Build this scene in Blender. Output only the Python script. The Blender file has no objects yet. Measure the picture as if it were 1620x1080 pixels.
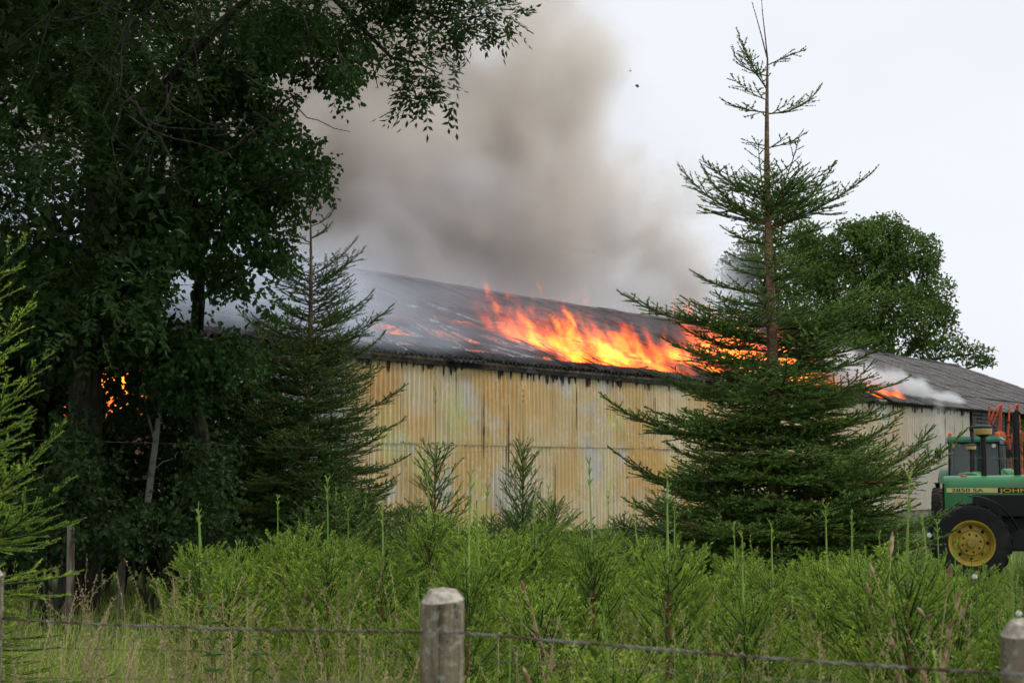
import bpy, bmesh, math, random
import numpy as np
from mathutils import Vector, Matrix, Euler
S = bpy.context.scene
R = math.radians
# ------------------------------------------------------------------ camera
FPX = 2250.0                     # focal length in pixels of the 1620 px wide photograph
PITCH = math.atan(200 / FPX)
HC = 1.7
cam_d = bpy.data.cameras.new('camera'); cam = bpy.data.objects.new('camera', cam_d)
S.collection.objects.link(cam); S.camera = cam
cam.location = (0, 0, HC); cam.rotation_euler = (R(90) + PITCH, 0, 0)
cam_d.sensor_width = 36; cam_d.lens = 36 * FPX / 1620
cam_d.clip_start = .05; cam_d.clip_end = 3000
cam_d.dof.use_dof = True; cam_d.dof.focus_distance = 15; cam_d.dof.aperture_fstop = 7.1
# ------------------------------------------------------------------ sky, sun, exposure
SUN_EL, SUN_AZ = R(56), R(96)   # azimuth clockwise from +Y: behind the camera, to the right
w = bpy.data.worlds.new('World'); S.world = w; w.use_nodes = True
nt = w.node_tree; nt.nodes.clear()
sky = nt.nodes.new('ShaderNodeTexSky'); sky.sky_type = 'NISHITA'; sky.sun_disc = False
sky.sun_elevation = SUN_EL; sky.sun_rotation = SUN_AZ
tc = nt.nodes.new('ShaderNodeTexCoord')
mp = nt.nodes.new('ShaderNodeMapping'); mp.inputs['Scale'].default_value = (1.2, 1.2, 3.2)
nz = nt.nodes.new('ShaderNodeTexNoise'); nz.inputs['Scale'].default_value = 1.6; nz.inputs['Detail'].default_value = 4
cr = nt.nodes.new('ShaderNodeValToRGB')
cr.color_ramp.elements[0].position = .3; cr.color_ramp.elements[0].color = (6.75, 7.05, 7.6, 1)
cr.color_ramp.elements[1].position = .7; cr.color_ramp.elements[1].color = (7.45, 7.65, 8.0, 1)
mx = nt.nodes.new('ShaderNodeMix'); mx.data_type = 'RGBA'; mx.inputs[0].default_value = .96
bg = nt.nodes.new('ShaderNodeBackground'); bg.inputs['Strength'].default_value = .1
wo = nt.nodes.new('ShaderNodeOutputWorld')
nt.links.new(tc.outputs['Generated'], mp.inputs[0]); nt.links.new(mp.outputs[0], nz.inputs['Vector'])
nt.links.new(nz.outputs['Fac'], cr.inputs[0])
nt.links.new(sky.outputs[0], mx.inputs[6]); nt.links.new(cr.outputs[0], mx.inputs[7])
nt.links.new(mx.outputs[2], bg.inputs['Color']); nt.links.new(bg.outputs[0], wo.inputs[0])
sd = bpy.data.lights.new('sun', 'SUN'); sd.energy = 1.5; sd.angle = R(14); sd.color = (1, .96, .9)
so = bpy.data.objects.new('sun', sd); S.collection.objects.link(so)
so.rotation_euler = Vector((-math.sin(SUN_AZ) * math.cos(SUN_EL), -math.cos(SUN_AZ) * math.cos(SUN_EL), -math.sin(SUN_EL))).to_track_quat('-Z', 'Y').to_euler()
S.view_settings.view_transform = 'Standard'; S.view_settings.look = 'None'
S.view_settings.gamma = 1; S.view_settings.use_curve_mapping = False; S.view_settings.exposure = .36
S.cycles.max_bounces = 6; S.cycles.diffuse_bounces = 3; S.cycles.glossy_bounces = 2
S.cycles.transparent_max_bounces = 12; S.cycles.transmission_bounces = 4; S.cycles.volume_bounces = 2
S.cycles.volume_step_rate = 3.5; S.cycles.volume_max_steps = 64
S.cycles.use_denoising = True; S.cycles.use_adaptive_sampling = True; S.cycles.adaptive_threshold = .03; S.cycles.caustics_reflective = False; S.cycles.caustics_refractive = False

# ------------------------------------------------------------------ helpers
rng = np.random.default_rng(7); rnd = random.Random(11)
def at(px, py, Y):
    """world point on the ray through a pixel of the photograph, at distance Y in front of the camera"""
    d = Vector(((px - 810) / FPX, (540 - py) / FPX, 1.0))
    c, s = math.cos(PITCH), math.sin(PITCH)
    up = d.y * c + s; fw = c - d.y * s
    k = Y / fw
    return Vector((d.x * k, Y, HC + up * k))
def gx(px, Y): return at(px, 740, Y).x
def put(name, data, parent=None, loc=None):
    o = bpy.data.objects.new(name, data); S.collection.objects.link(o)
    if parent is not None: o.parent = parent
    if loc is not None: o.location = loc
    return o
def tag(o, label=None, cat=None, group=None, kind=None):
    for k, v in (('label', label), ('category', cat), ('group', group), ('kind', kind)):
        if v: o[k] = v
    return o
def empty(name, loc=(0, 0, 0), rz=0):
    o = put(name, None, None, loc); o.rotation_euler = (0, 0, rz); o.empty_display_size = .2
    return o
def mesh_np(name, V, F, mats=(), mi=None, col=None, smooth=False):
    """V (n,3); F (m,3) or (m,4) array or list of arrays; col (n,) 0..1 'tint'"""
    me = bpy.data.meshes.new(name)
    Fs = F if isinstance(F, list) else [F]
    V = np.asarray(V, dtype=np.float32)
    me.vertices.add(len(V)); me.vertices.foreach_set('co', V.ravel())
    li = np.concatenate([f.ravel() for f in Fs]).astype(np.int32)
    tot = np.concatenate([np.full(len(f), f.shape[1]) for f in Fs]).astype(np.int32)
    st = np.concatenate([[0], np.cumsum(tot)[:-1]]).astype(np.int32)
    me.loops.add(len(li)); me.loops.foreach_set('vertex_index', li)
    me.polygons.add(len(tot)); me.polygons.foreach_set('loop_start', st)
    try: me.polygons.foreach_set('loop_total', tot)
    except Exception: pass
    if mi is not None: me.polygons.foreach_set('material_index', np.asarray(mi, dtype=np.int32))
    me.polygons.foreach_set('use_smooth', np.full(len(tot), bool(smooth)))
    for m in mats: me.materials.append(m)
    if col is not None:
        a = me.attributes.new('tint', 'FLOAT', 'POINT'); a.data.foreach_set('value', np.asarray(col, dtype=np.float32))
    me.update(calc_edges=True)
    return me
class MB:
    """collects simple solids, builds one mesh object"""
    def __init__(s): s.v = []; s.f = []; s.n = 0
    def add(s, v, f):
        s.v += [tuple(p) for p in v]; s.f += [tuple(i + s.n for i in q) for q in f]; s.n = len(s.v); return s
    def box(s, c, d, rot=None):
        x, y, z = d[0] / 2, d[1] / 2, d[2] / 2
        P = [Vector(p) for p in ((-x, -y, -z), (x, -y, -z), (x, y, -z), (-x, y, -z), (-x, -y, z), (x, -y, z), (x, y, z), (-x, y, z))]
        if rot is not None: M = Euler(rot).to_matrix(); P = [M @ p for p in P]
        c = Vector(c)
        return s.add([p + c for p in P], [(0, 3, 2, 1), (4, 5, 6, 7), (0, 1, 5, 4), (1, 2, 6, 5), (2, 3, 7, 6), (3, 0, 4, 7)])
    def tube(s, pts, r, n=8, caps=True):
        pts = [Vector(p) for p in pts]; m = len(pts)
        rs = r if isinstance(r, (list, tuple)) else [r] * m
        v = []; f = []; prev = None
        for i, p in enumerate(pts):
            t = (pts[min(i + 1, m - 1)] - pts[max(i - 1, 0)]).normalized()
            if prev is None:
                a = Vector((0, 0, 1)) if abs(t.z) < .9 else Vector((1, 0, 0))
                u = t.cross(a).normalized()
            else:
                u = (prev - t * prev.dot(t)).normalized()
            prev = u; b = t.cross(u)
            for k in range(n):
                an = 2 * math.pi * k / n
                v.append(p + (u * math.cos(an) + b * math.sin(an)) * rs[i])
        for i in range(m - 1):
            for k in range(n):
                k2 = (k + 1) % n
                f.append((i * n + k, i * n + k2, (i + 1) * n + k2, (i + 1) * n + k))
        if caps: f.append(tuple(range(n))[::-1]); f.append(tuple((m - 1) * n + k for k in range(n)))
        return s.add(v, f)
    def lathe(s, prof, axis='z', n=32, c=(0, 0, 0)):
        v = []; f = []; c = Vector(c)
        for (r, h) in prof:
            for k in range(n):
                an = 2 * math.pi * k / n; a, b = r * math.cos(an), r * math.sin(an)
                v.append(c + Vector({'z': (a, b, h), 'y': (a, h, b), 'x': (h, a, b)}[axis]))
        for i in range(len(prof) - 1):
            for k in range(n):
                k2 = (k + 1) % n
                f.append((i * n + k, i * n + k2, (i + 1) * n + k2, (i + 1) * n + k))
        return s.add(v, f)
    def prism(s, poly, y0, y1, axis='y'):
        n = len(poly)
        P = lambda a, b, h: {'y': (a, h, b), 'x': (h, a, b), 'z': (a, b, h)}[axis]
        v = [P(a, b, y0) for a, b in poly] + [P(a, b, y1) for a, b in poly]
        f = [tuple(range(n))[::-1], tuple(range(n, 2 * n))] + [(k, (k + 1) % n, (k + 1) % n + n, k + n) for k in range(n)]
        return s.add(v, f)
    def mesh(s, name, mat, smooth=False, bevel=0):
        me = bpy.data.meshes.new(name); me.from_pydata([tuple(p) for p in s.v], [], s.f)
        bm = bmesh.new(); bm.from_mesh(me)
        if bevel: bmesh.ops.bevel(bm, geom=[e for e in bm.edges if len(e.link_faces) == 2 and e.calc_face_angle(0) > .6], offset=bevel, segments=2, affect='EDGES', clamp_overlap=True)
        bmesh.ops.recalc_face_normals(bm, faces=bm.faces); bm.to_mesh(me); bm.free()
        if mat: me.materials.append(mat)
        if smooth: me.polygons.foreach_set('use_smooth', [True] * len(me.polygons)); me.set_sharp_from_angle(angle=R(38))
        return me
    def build(s, name, mat, parent=None, smooth=False, bevel=0, loc=None):
        return put(name, s.mesh(name, mat, smooth, bevel), parent, loc)

# node expression helper: works in shader and geometry trees
class E:
    tree = None
    def __init__(s, sock): s.s = sock
    @staticmethod
    def node(t, **kw):
        n = E.tree.nodes.new(t)
        for k, v in kw.items(): setattr(n, k, v)
        return n
    @staticmethod
    def put(inp, v):
        if isinstance(v, E): E.tree.links.new(v.s, inp)
        else: inp.default_value = v
    @staticmethod
    def math(op, *a, clamp=False):
        n = E.node('ShaderNodeMath', operation=op, use_clamp=clamp)
        for i, v in enumerate(a): E.put(n.inputs[i], v)
        return E(n.outputs[0])
    def __add__(s, o): return E.math('ADD', s, o)
    __radd__ = __add__
    def __sub__(s, o): return E.math('SUBTRACT', s, o)
    def __rsub__(s, o): return E.math('SUBTRACT', o, s)
    def __mul__(s, o): return E.math('MULTIPLY', s, o)
    __rmul__ = __mul__
    def __truediv__(s, o): return E.math('DIVIDE', s, o)
    def clamp(s): return E.math('ADD', s, 0.0, clamp=True)
    def max(s, o): return E.math('MAXIMUM', s, o)
    def min(s, o): return E.math('MINIMUM', s, o)
    def gt(s, o): return E.math('GREATER_THAN', s, o)
    def ramp(s, a, b):      # smooth 0..1 between a and b
        n = E.node('ShaderNodeMapRange', interpolation_type='SMOOTHSTEP')
        E.put(n.inputs[0], s); E.put(n.inputs[1], a); E.put(n.inputs[2], b)
        return E(n.outputs[0])
def xyz(vec):
    n = E.node('ShaderNodeSeparateXYZ'); E.put(n.inputs[0], vec); return [E(o) for o in n.outputs]
def comb(x, y, z):
    n = E.node('ShaderNodeCombineXYZ')
    for i, v in enumerate((x, y, z)): E.put(n.inputs[i], v)
    return E(n.outputs[0])
def vadd(a, b):
    n = E.node('ShaderNodeVectorMath', operation='ADD'); E.put(n.inputs[0], a); E.put(n.inputs[1], b); return E(n.outputs[0])
def vmul(a, b):
    n = E.node('ShaderNodeVectorMath', operation='MULTIPLY'); E.put(n.inputs[0], a); E.put(n.inputs[1], b); return E(n.outputs[0])
def noise(vec, scale, detail=3, rough=.5, dist=0, color=False):
    n = E.node('ShaderNodeTexNoise'); E.put(n.inputs['Vector'], vec); n.inputs['Scale'].default_value = scale
    n.inputs['Detail'].default_value = detail; n.inputs['Roughness'].default_value = rough; n.inputs['Distortion'].default_value = dist
    return E(n.outputs['Color' if color else 'Fac'])
def vor(vec, scale, feature='F1', rnd_=1.0):
    n = E.node('ShaderNodeTexVoronoi', feature=feature); E.put(n.inputs['Vector'], vec); n.inputs['Scale'].default_value = scale
    n.inputs['Randomness'].default_value = rnd_
    return E(n.outputs['Distance'])
def mixc(f, a, b):
    n = E.node('ShaderNodeMix', data_type='RGBA'); E.put(n.inputs[0], f)
    for i, c in ((6, a), (7, b)):
        if isinstance(c, E): E.put(n.inputs[i], c)
        else: n.inputs[i].default_value = (*c, 1)
    return E(n.outputs[2])
def ob(): return E(E.node('ShaderNodeTexCoord').outputs['Object'])
def wpos(): return E(E.node('ShaderNodeNewGeometry').outputs['Position'])
def attr(name): return E(E.node('ShaderNodeAttribute', attribute_name=name).outputs['Fac'])
def orand(): return E(E.node('ShaderNodeObjectInfo').outputs['Random'])
def M(name, col, rough=.7, metal=0, spec=.3, fn=None, bump=None, emis=None, alpha=None, trans=None, tcol=(.16, .30, .03)):
    """material; fn(): returns colour E; bump(): (height E, strength, distance)"""
    m = bpy.data.materials.new(name); m.use_nodes = True; E.tree = m.node_tree
    p = m.node_tree.nodes['Principled BSDF']
    p.inputs['Base Color'].default_value = (*col, 1); p.inputs['Roughness'].default_value = rough
    p.inputs['Metallic'].default_value = metal; p.inputs['Specular IOR Level'].default_value = spec
    if fn:
        r = fn()
        if isinstance(r, tuple): E.put(p.inputs['Base Color'], r[0]); E.put(p.inputs['Roughness'], r[1])
        else: E.put(p.inputs['Base Color'], r)
    if bump:
        h, st, di = bump(); b = E.node('ShaderNodeBump'); b.inputs['Strength'].default_value = st; b.inputs['Distance'].default_value = di
        E.put(b.inputs['Height'], h); m.node_tree.links.new(b.outputs[0], p.inputs['Normal'])
    if emis:
        c, s = emis()
        if isinstance(c, tuple): p.inputs['Emission Color'].default_value = (*c, 1)
        else: E.put(p.inputs['Emission Color'], c)
        E.put(p.inputs['Emission Strength'], s)
    if trans is not None:                      # thin leaf: part of the light goes through
        out = m.node_tree.nodes['Material Output']
        t = E.node('ShaderNodeBsdfTranslucent'); ms = E.node('ShaderNodeMixShader'); ms.inputs[0].default_value = trans
        if p.inputs['Base Color'].is_linked:
            src = p.inputs['Base Color'].links[0].from_socket
            g = mixc(.35, E(src), tcol); E.put(t.inputs[0], g)
        else: t.inputs[0].default_value = (*col, 1)
        m.node_tree.links.new(p.outputs[0], ms.inputs[1]); m.node_tree.links.new(t.outputs[0], ms.inputs[2]); m.node_tree.links.new(ms.outputs[0], out.inputs[0])
    return m
# ------------------------------------------------------------------ barn frame: x along the wall, y away from the wall, z up
TH = math.atan2(.793, .609)
BO = Vector((-.793 * 19.3, .609 * 19.3, 0))
BM = Matrix.Translation(BO) @ Matrix.Rotation(TH, 4, 'Z')
def bw(t, y, z): return BM @ Vector((t, y, z))
EZ, RZ, BW = 4.0, 7.0, 8.0       # eave height, ridge height, half width
SL = math.hypot(BW, RZ - EZ); SA = math.atan2(RZ - EZ, BW)
T0, T1, TY = 15.3, 75.0, 54.3    # left end, right end, end of the clad wall

m_ground = M('meadow_soil', (.05, .08, .02), .95, fn=lambda: mixc(noise(wpos(), 5, 7, .7).ramp(.35, .65), (.030, .060, .010), (.085, .13, .03)),
             bump=lambda: (noise(wpos(), 18, 5), .6, .04))
me = mesh_np('ground', [(-700, -60, 0), (700, -60, 0), (700, 1500, 0), (-700, 1500, 0)], np.array([[0, 1, 2, 3]]), [m_ground])
tag(put('ground', me), kind='structure')

PW_ = .876
def wall_col():
    p = ob(); x, y, z = xyz(p); r = orand()
    big = noise(vmul(p, (1, 1, .7)), .55, 4, .55); st = noise(vmul(p, (6, 6, .35)), 1.3, 4, .6)
    c = mixc(big.ramp(.40, .58), (.66, .56, .37), (.62, .43, .18))
    c = mixc(noise(vadd(p, (31, 4, 7)), .32, 3).ramp(.52, .64), c, (.66, .40, .11))
    c = mixc(noise(vadd(p, (3, 44, 17)), .9, 4).ramp(.54, .64) * .8, c, (.56, .56, .54))
    c = mixc(noise(vadd(p, (3, 4, 97)), .7, 3).ramp(.58, .66) * .6, c, (.58, .60, .20))
    c = mixc(st.ramp(.50, .68) * .55, c, (.38, .27, .13))
    c = mixc(noise(vadd(vmul(p, (9, 9, .25)), (9, 9, 9)), 1.0, 3).ramp(.56, .70) * .5, c, (.72, .68, .55))
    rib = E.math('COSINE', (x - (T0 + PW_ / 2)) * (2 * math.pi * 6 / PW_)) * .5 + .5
    c = mixc(rib.ramp(.62, 1.0) * noise(vmul(p, (1, 1, .5)), 1.5, 3).ramp(.2, .7) * .55, c, (.26, .18, .09))  # brown rib valleys: dirt, also painted in to deepen the ribs' shading
    c = mixc(noise(vmul(p, (4, 4, 1.4)), 3.2, 5, .7).ramp(.56, .64) * .6, c, (.74, .72, .64))
    c = mixc(noise(vadd(vmul(p, (1, 1, 1)), (60, 0, 0)), .5, 4).ramp(.50, .66) * .7, c, (.58, .34, .10))
    c = mixc(r.ramp(0, 1) * .14, c, (.66, .60, .42))
    # the right hand end is greyer, paler
    c = mixc(x.ramp(42, 50) * .75, c, (.52, .50, .46))
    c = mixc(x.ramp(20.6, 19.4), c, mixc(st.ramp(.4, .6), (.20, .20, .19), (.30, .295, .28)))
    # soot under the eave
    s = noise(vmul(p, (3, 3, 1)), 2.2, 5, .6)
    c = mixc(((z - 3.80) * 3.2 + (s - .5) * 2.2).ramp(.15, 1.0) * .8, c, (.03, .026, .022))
    return c
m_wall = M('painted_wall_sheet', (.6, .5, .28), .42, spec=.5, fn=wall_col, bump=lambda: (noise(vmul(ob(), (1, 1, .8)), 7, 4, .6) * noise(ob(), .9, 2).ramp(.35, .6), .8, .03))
def roof_col():
    p = ob(); x, y, z = xyz(p)
    n = noise(p, 3.2, 5, .65); n2 = noise(vmul(p, (1, .4, 1)), .9, 3)
    c = mixc(n.ramp(.35, .7), (.085, .080, .078), (.16, .15, .145))
    c = mixc(noise(p, 11, 3).ramp(.62, .72), c, (.34, .34, .31))
    c = mixc(n2.ramp(.5, .7) * .5, c, (.11, .085, .07))
    burn = (x + (noise(p, .35, 3) - .5) * 8).ramp(52, 45)
    return mixc(burn, c, mixc(n.ramp(.4, .7), (.018, .018, .02), (.07, .065, .065)))
m_roof = M('weathered_roof_sheet', (.12, .12, .12), .9, fn=roof_col, bump=lambda: (noise(ob(), 14, 4), .5, .01))
m_char = M('charred_wood', (.012, .010, .009), .85, fn=lambda: mixc(noise(ob(), 5, 5).ramp(.45, .7), (.009, .008, .008), (.05, .045, .042)),
           bump=lambda: (vor(ob(), 18), .7, .02))
m_ash = M('ashen_batten', (.42, .41, .40), .9, fn=lambda: mixc(noise(ob(), 6, 4).ramp(.4, .65), (.12, .12, .125), (.55, .54, .52)))
m_dark = M('sooty_lining', (.02, .017, .016), .95)
m_grey = M('old_grey_board', (.10, .09, .08), .9, fn=lambda: mixc(noise(vmul(ob(), (8, 8, .6)), 1, 4).ramp(.35, .65), (.05, .045, .04), (.15, .14, .125)))
def ember_e():
    p = ob(); n = noise(p, 1.1, 5, .6, .4); k = noise(vmul(p, (1, 3, 1)), 5, 4, .6)
    g = (n.ramp(.42, .62) * k.ramp(.38, .62))
    return mixc(g, (.5, .03, .006), (1, .22, .02)), g * 1.1 + .10
m_ember = M('glowing_embers', (.02, .012, .01), .95, emis=ember_e)

barn = empty('burning_barn', BO, TH)
tag(barn, 'long burning barn with yellow corrugated wall and half collapsed smoking roof', 'barn')

def corr(wd, ln, waves, amp, mat, name, rows=3, ragged=None, warp=0., seed=0, thick=.004):
    """corrugated sheet, width along x, length along z, corrugation along -y; with an edge thickness"""
    g = np.random.default_rng(seed); nx = waves * 6 + 1
    xs = np.linspace(-wd / 2, wd / 2, nx); t = np.linspace(0, 1, rows + 1)
    X, T = np.meshgrid(xs, t)
    Z = T * ln
    if ragged is not None:
        lo = ragged * g.random(nx) ** 2; hi = ragged * .25 * g.random(nx)
        Z = lo[None, :] + T * (ln - lo - hi)[None, :]
    Y = amp * np.cos(X / (wd / waves) * 2 * np.pi)
    ph = g.random(4) * 6.3
    Y = Y + warp * (np.sin(T * 3 + ph[0] + X * 3) * .18 + np.sin(X * 7 + ph[1] + T * 4) * .5)
    V = np.stack([X, Y, Z], -1).reshape(-1, 3); V2 = V + np.array([0, thick, 0]); n = len(V)
    i = np.arange(rows)[:, None] * nx + np.arange(nx - 1)[None, :]; i = i.ravel()
    F = np.stack([i, i + 1, i + nx + 1, i + nx], 1)
    Fb = F[:, ::-1] + n
    e = np.arange(nx - 1); tp = rows * nx + e
    F2 = np.stack([e, e + n, e + n + 1, e + 1], 1); F3 = np.stack([tp, tp + 1, tp + 1 + n, tp + n], 1)
    le = np.arange(rows) * nx; re = le + nx - 1
    F4 = np.stack([le, le + nx, le + nx + n, le + n], 1); F5 = np.stack([re, re + n, re + nx + n, re + nx], 1)
    return mesh_np(name, np.concatenate([V, V2]), [F, Fb, F2, F3, F4, F5], [mat], smooth=False)

# wall sheets, two tiers; each sheet its own part.  Material coordinates run on in barn space through the sheets' own meshes
PW = .876; ncol = int((TY - T0) / PW)
def baked(me, mat4):
    c = me.copy(); c.transform(mat4); return c
wl = [corr(PW - .004, 1.98, 6, .027, m_wall, 'wall_sheet', 6, None, .006, s) for s in range(5)]
wu = [corr(PW - .004, 1.82, 6, .027, m_wall, 'wall_sheet', 8, .0, .008, 20 + s) for s in range(4)] + \
     [corr(PW - .004, 1.82, 6, .027, m_wall, 'wall_sheet', 8, .06, .022, 40 + s) for s in range(3)]
for c in range(ncol):
    t = T0 + (c + .5) * PW
    for tier in (0, 1):
        src = rnd.choice(wl if tier == 0 else wu)
        z0 = .24 if tier == 0 else 2.19; y0 = 0 if tier == 0 else -.020
        if tier == 1 and t > 47.5: z0 -= rnd.random() * .05
        gap = rnd.random() < (.18 if t < 46 else .4)
        sx = (.975 if gap else 1.0)
        m4 = Matrix.Translation((t, y0 + rnd.uniform(-.004, .004), z0)) @ Matrix.Rotation(rnd.gauss(0, .004), 4, 'Y') @ Matrix.Rotation(rnd.gauss(0, .003), 4, 'X') @ Matrix.Diagonal((sx, 1, 1, 1))
        put('wall_sheet', baked(src, m4), barn)
# dark lining, posts, girts, plinth behind the sheets
MB().box(((T0 + TY) / 2, .26, 2.0), (TY - T0 - .4, .04, 3.7)).build('wall_lining', m_dark, barn)
for k in range(int((T1 - T0) / 5) + 1):
    t = min(T0 + .3 + k * 5, T1 - .2)
    MB().box((t, .16, 1.95), (.2, .14, 3.8)).build('post', m_char, barn)
for z in (1.0, 2.15, 3.3):
    MB().box(((T0 + TY) / 2, .075, z), (TY - T0, .05, .1)).build('girt', m_char, barn)
m_conc = M('mossy_concrete', (.2, .2, .16), .9, fn=lambda: mixc(noise(ob(), 4, 5).ramp(.35, .65), (.09, .10, .06), (.20, .19, .16)), bump=lambda: (noise(ob(), 30, 3), .3, .01))
MB().box(((T0 + T1) / 2, .20, .12), (T1 - T0, .34, .26)).build('plinth', m_conc, barn)
# open right hand bay: grey boards far inside, wire mesh over it
for k in range(int((T1 - TY) / .42)):
    MB().box((TY + .3 + k * .42, 1.2 + rnd.uniform(-.02, .02), 2.0), (.36, .03, 3.9)).build('board', m_grey, barn)
# gable wall left, boards, back wall, back slope, floor
gm = MB()
for k in range(34):
    y = .35 + k * .465; h = EZ + (RZ - EZ) * (1 - abs(y - BW) / BW) - .35
    MB().box((T0 - .03, y, h / 2 + .05), (.05, .44, h)).build('gable_board', m_grey, barn)
for k in range(34):
    y = .35 + k * .465; h = EZ + (RZ - EZ) * (1 - abs(y - BW) / BW) - .35
    gm.box((T1 - .03, y, h / 2 + .05), (.05, .44, h))
gm.build('far_gable', m_grey, barn)
MB().box(((T0 + T1) / 2, 2 * BW, 2.0), (T1 - T0, .1, 3.9)).build('back_wall', m_grey, barn)
bs = MB()
for k in range(6):
    a = k / 6; b = (k + 1) / 6
    y0, y1 = BW + a * BW, BW + b * BW + .15
    z0, z1 = RZ - a * (RZ - EZ) - .02, RZ - b * (RZ - EZ) - .06
    bs.add([(T0, y0, z0), (T1, y0, z0), (T1, y1, z1), (T0, y1, z1), (T0, y0, z0 - .05), (T1, y0, z0 - .05), (T1, y1, z1 - .05), (T0, y1, z1 - .05)],
           [(0, 1, 2, 3), (4, 7, 6, 5), (0, 4, 5, 1), (3, 2, 6, 7), (0, 3, 7, 4), (1, 5, 6, 2)])
bs.build('back_roof_slope', m_roof, barn)
MB().box(((T0 + T1) / 2, BW, .1), (T1 - T0 - .6, 2 * BW - .8, .1)).build('floor_slab', m_conc, barn)

# near roof slope: sheets 1.1 m wide in 5 tiers, as matrices in barn space
RW, RL = 1.1, SL / 5
def slope_mat(t, s, lift=0, rx=0, ry=0, rz=0):
    """local x along the barn, local z up the slope, local -y out of the roof"""
    B = Matrix(((1, 0, 0, 0), (0, math.sin(SA), math.cos(SA), 0), (0, -math.cos(SA), math.sin(SA), 0), (0, 0, 0, 1)))
    return Matrix.Translation((t, s * math.cos(SA) - lift * math.sin(SA) - .02, EZ + s * math.sin(SA) + lift * math.cos(SA))) @ B @ Euler((rx, ry, rz)).to_matrix().to_4x4()
rfull = [corr(RW + .05, RL + .12, 7, .024, m_roof, 'roof_sheet', 2, None, .006, 60 + s) for s in range(3)]
rrag = [corr(RW + .02, RL + .05, 7, .024, m_roof, 'roof_sheet', 4, .55, .03, 70 + s) for s in range(5)]
nr = int((T1 - T0 + .6) / RW)
holes = []
for c in range(nr):
    t = T0 - .2 + (c + .5) * RW
    t += 0
    for k in range(5):
        n = rnd.random(); s = k * RL - (.25 if k == 0 else 0)
        intact = t > 45.6 + (1.6 if k < 2 else 0)
        keep = intact or (k == 4) or (k == 3 and (n < .93)) or (k == 2 and n < (.35 if t < 34 else .6)) or (k == 0 and (t < 20 or t > 34) and n < .9) or (k == 1 and t < 19 and n < .6) or (k == 1 and t > 31 and n < .35) or (k == 0 and n < .5 and t < 26)
        if not keep: holes.append((t, k)); continue
        if intact or k == 4:
            m4 = slope_mat(t, s, .022 * (k + 1) + (.01 if c % 2 else 0), rnd.gauss(0, .004), rnd.gauss(0, .004)); src = rnd.choice(rfull)
        else:
            low = (holes and (t, k - 1) in holes) or k in (2, 3)
            m4 = slope_mat(t, s, .03 * (k + 1) - (.05 if n > .6 and k < 3 else 0), rnd.gauss(0, .05 if k < 3 else .02), rnd.gauss(0, .03), rnd.gauss(0, .03))
            src = rnd.choice(rrag if low else rfull)
        put('roof_sheet', baked(src, m4), barn)
# ridge caps
for c in range(nr):
    t = T0 - .2 + (c + .5) * RW
    pr = MB(); dz = rnd.uniform(-.02, .03)
    pr.prism([(-.28, -.10), (-.09, 0), (0, .035), (.09, 0), (.28, -.10), (.27, -.115), (.08, -.02), (0, .015), (-.08, -.02), (-.27, -.115)], -RW / 2 - .02, RW / 2 + .02, 'x')
    o = pr.build('ridge_cap', m_roof, barn, loc=(t, BW, RZ + .17 + dz)); o.rotation_euler = (rnd.gauss(0, .015), rnd.gauss(0, .01), 0)
# purlins, rafters, battens: charred, in the holes ashen slats lying about
for k, s in enumerate((.15, 1.7, 3.4, 5.1, 6.8, 8.3)):
    p = slope_mat(0, s, -.07).to_translation()
    a = MB().box(((T0 + T1) / 2, p.y, p.z), (T1 - T0, .07, .14), (SA, 0, 0)); a.build('purlin', m_char, barn)
for k in range(26):
    t = T0 + .4 + k * 2.45
    if t > T1: break
    a = slope_mat(t, 0, -.24).to_translation(); b = slope_mat(t, SL, -.24).to_translation()
    MB().box((t, (a.y + b.y) / 2, (a.z + b.z) / 2), (.09, SL, .16), (SA, 0, 0)).build('rafter', m_char, barn)
sl = 0
for (t, k) in holes:
    if sl > 250: break
    for j in range(3 if t < 33 else 2):
        s = k * RL + rnd.random() * RL; L = rnd.uniform(.5, 1.5); white = rnd.random() < (.75 if t < 27 else .3)
        m4 = slope_mat(t + rnd.uniform(-.5, .5), s, rnd.uniform(-.05, .12), rnd.gauss(0, .06), 0, 0) @ Matrix.Rotation(rnd.choice((.0, .1, -.2, .3, 1.4)) + rnd.gauss(0, .12), 4, 'Y')
        q = MB(); q.box((0, 0, 0), (rnd.uniform(.03, .075), .03, L))
        o = q.build('batten', m_ash if white else m_char, barn); o.data.transform(m4); sl += 1
# crumpled roofing skin and hay smouldering below the holes
def heap(name, t0, t1, y0, y1, zf, mat, nx, ny, amp, seed):
    g = np.random.default_rng(seed)
    X, Y = np.meshgrid(np.linspace(t0, t1, nx), np.linspace(y0, y1, ny))
    a = g.random((ny, nx)); Z = zf(X, Y) + amp * (a - .5)
    i = (np.arange(ny - 1)[:, None] * nx + np.arange(nx - 1)[None, :]).ravel()
    F = np.stack([i, i + 1, i + nx + 1, i + nx], 1)
    return put(name, mesh_np(name, np.stack([X, Y, Z], -1).reshape(-1, 3), F, [mat], smooth=True), barn)
zr = lambda Y: EZ + Y * (RZ - EZ) / BW
heap('smouldering_hay', 21.5, 46, .5, 6.2, lambda X, Y: zr(Y) - .42 + .12 * np.sin(X * 1.3) * np.sin(Y * 2), m_ember, 120, 34, .16, 3)
heap('sooty_hay', T0 + .5, 21.5, .5, 7.2, lambda X, Y: zr(Y) - .40 + .1 * np.sin(X * 1.7), m_dark, 60, 34, .14, 4)
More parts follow.
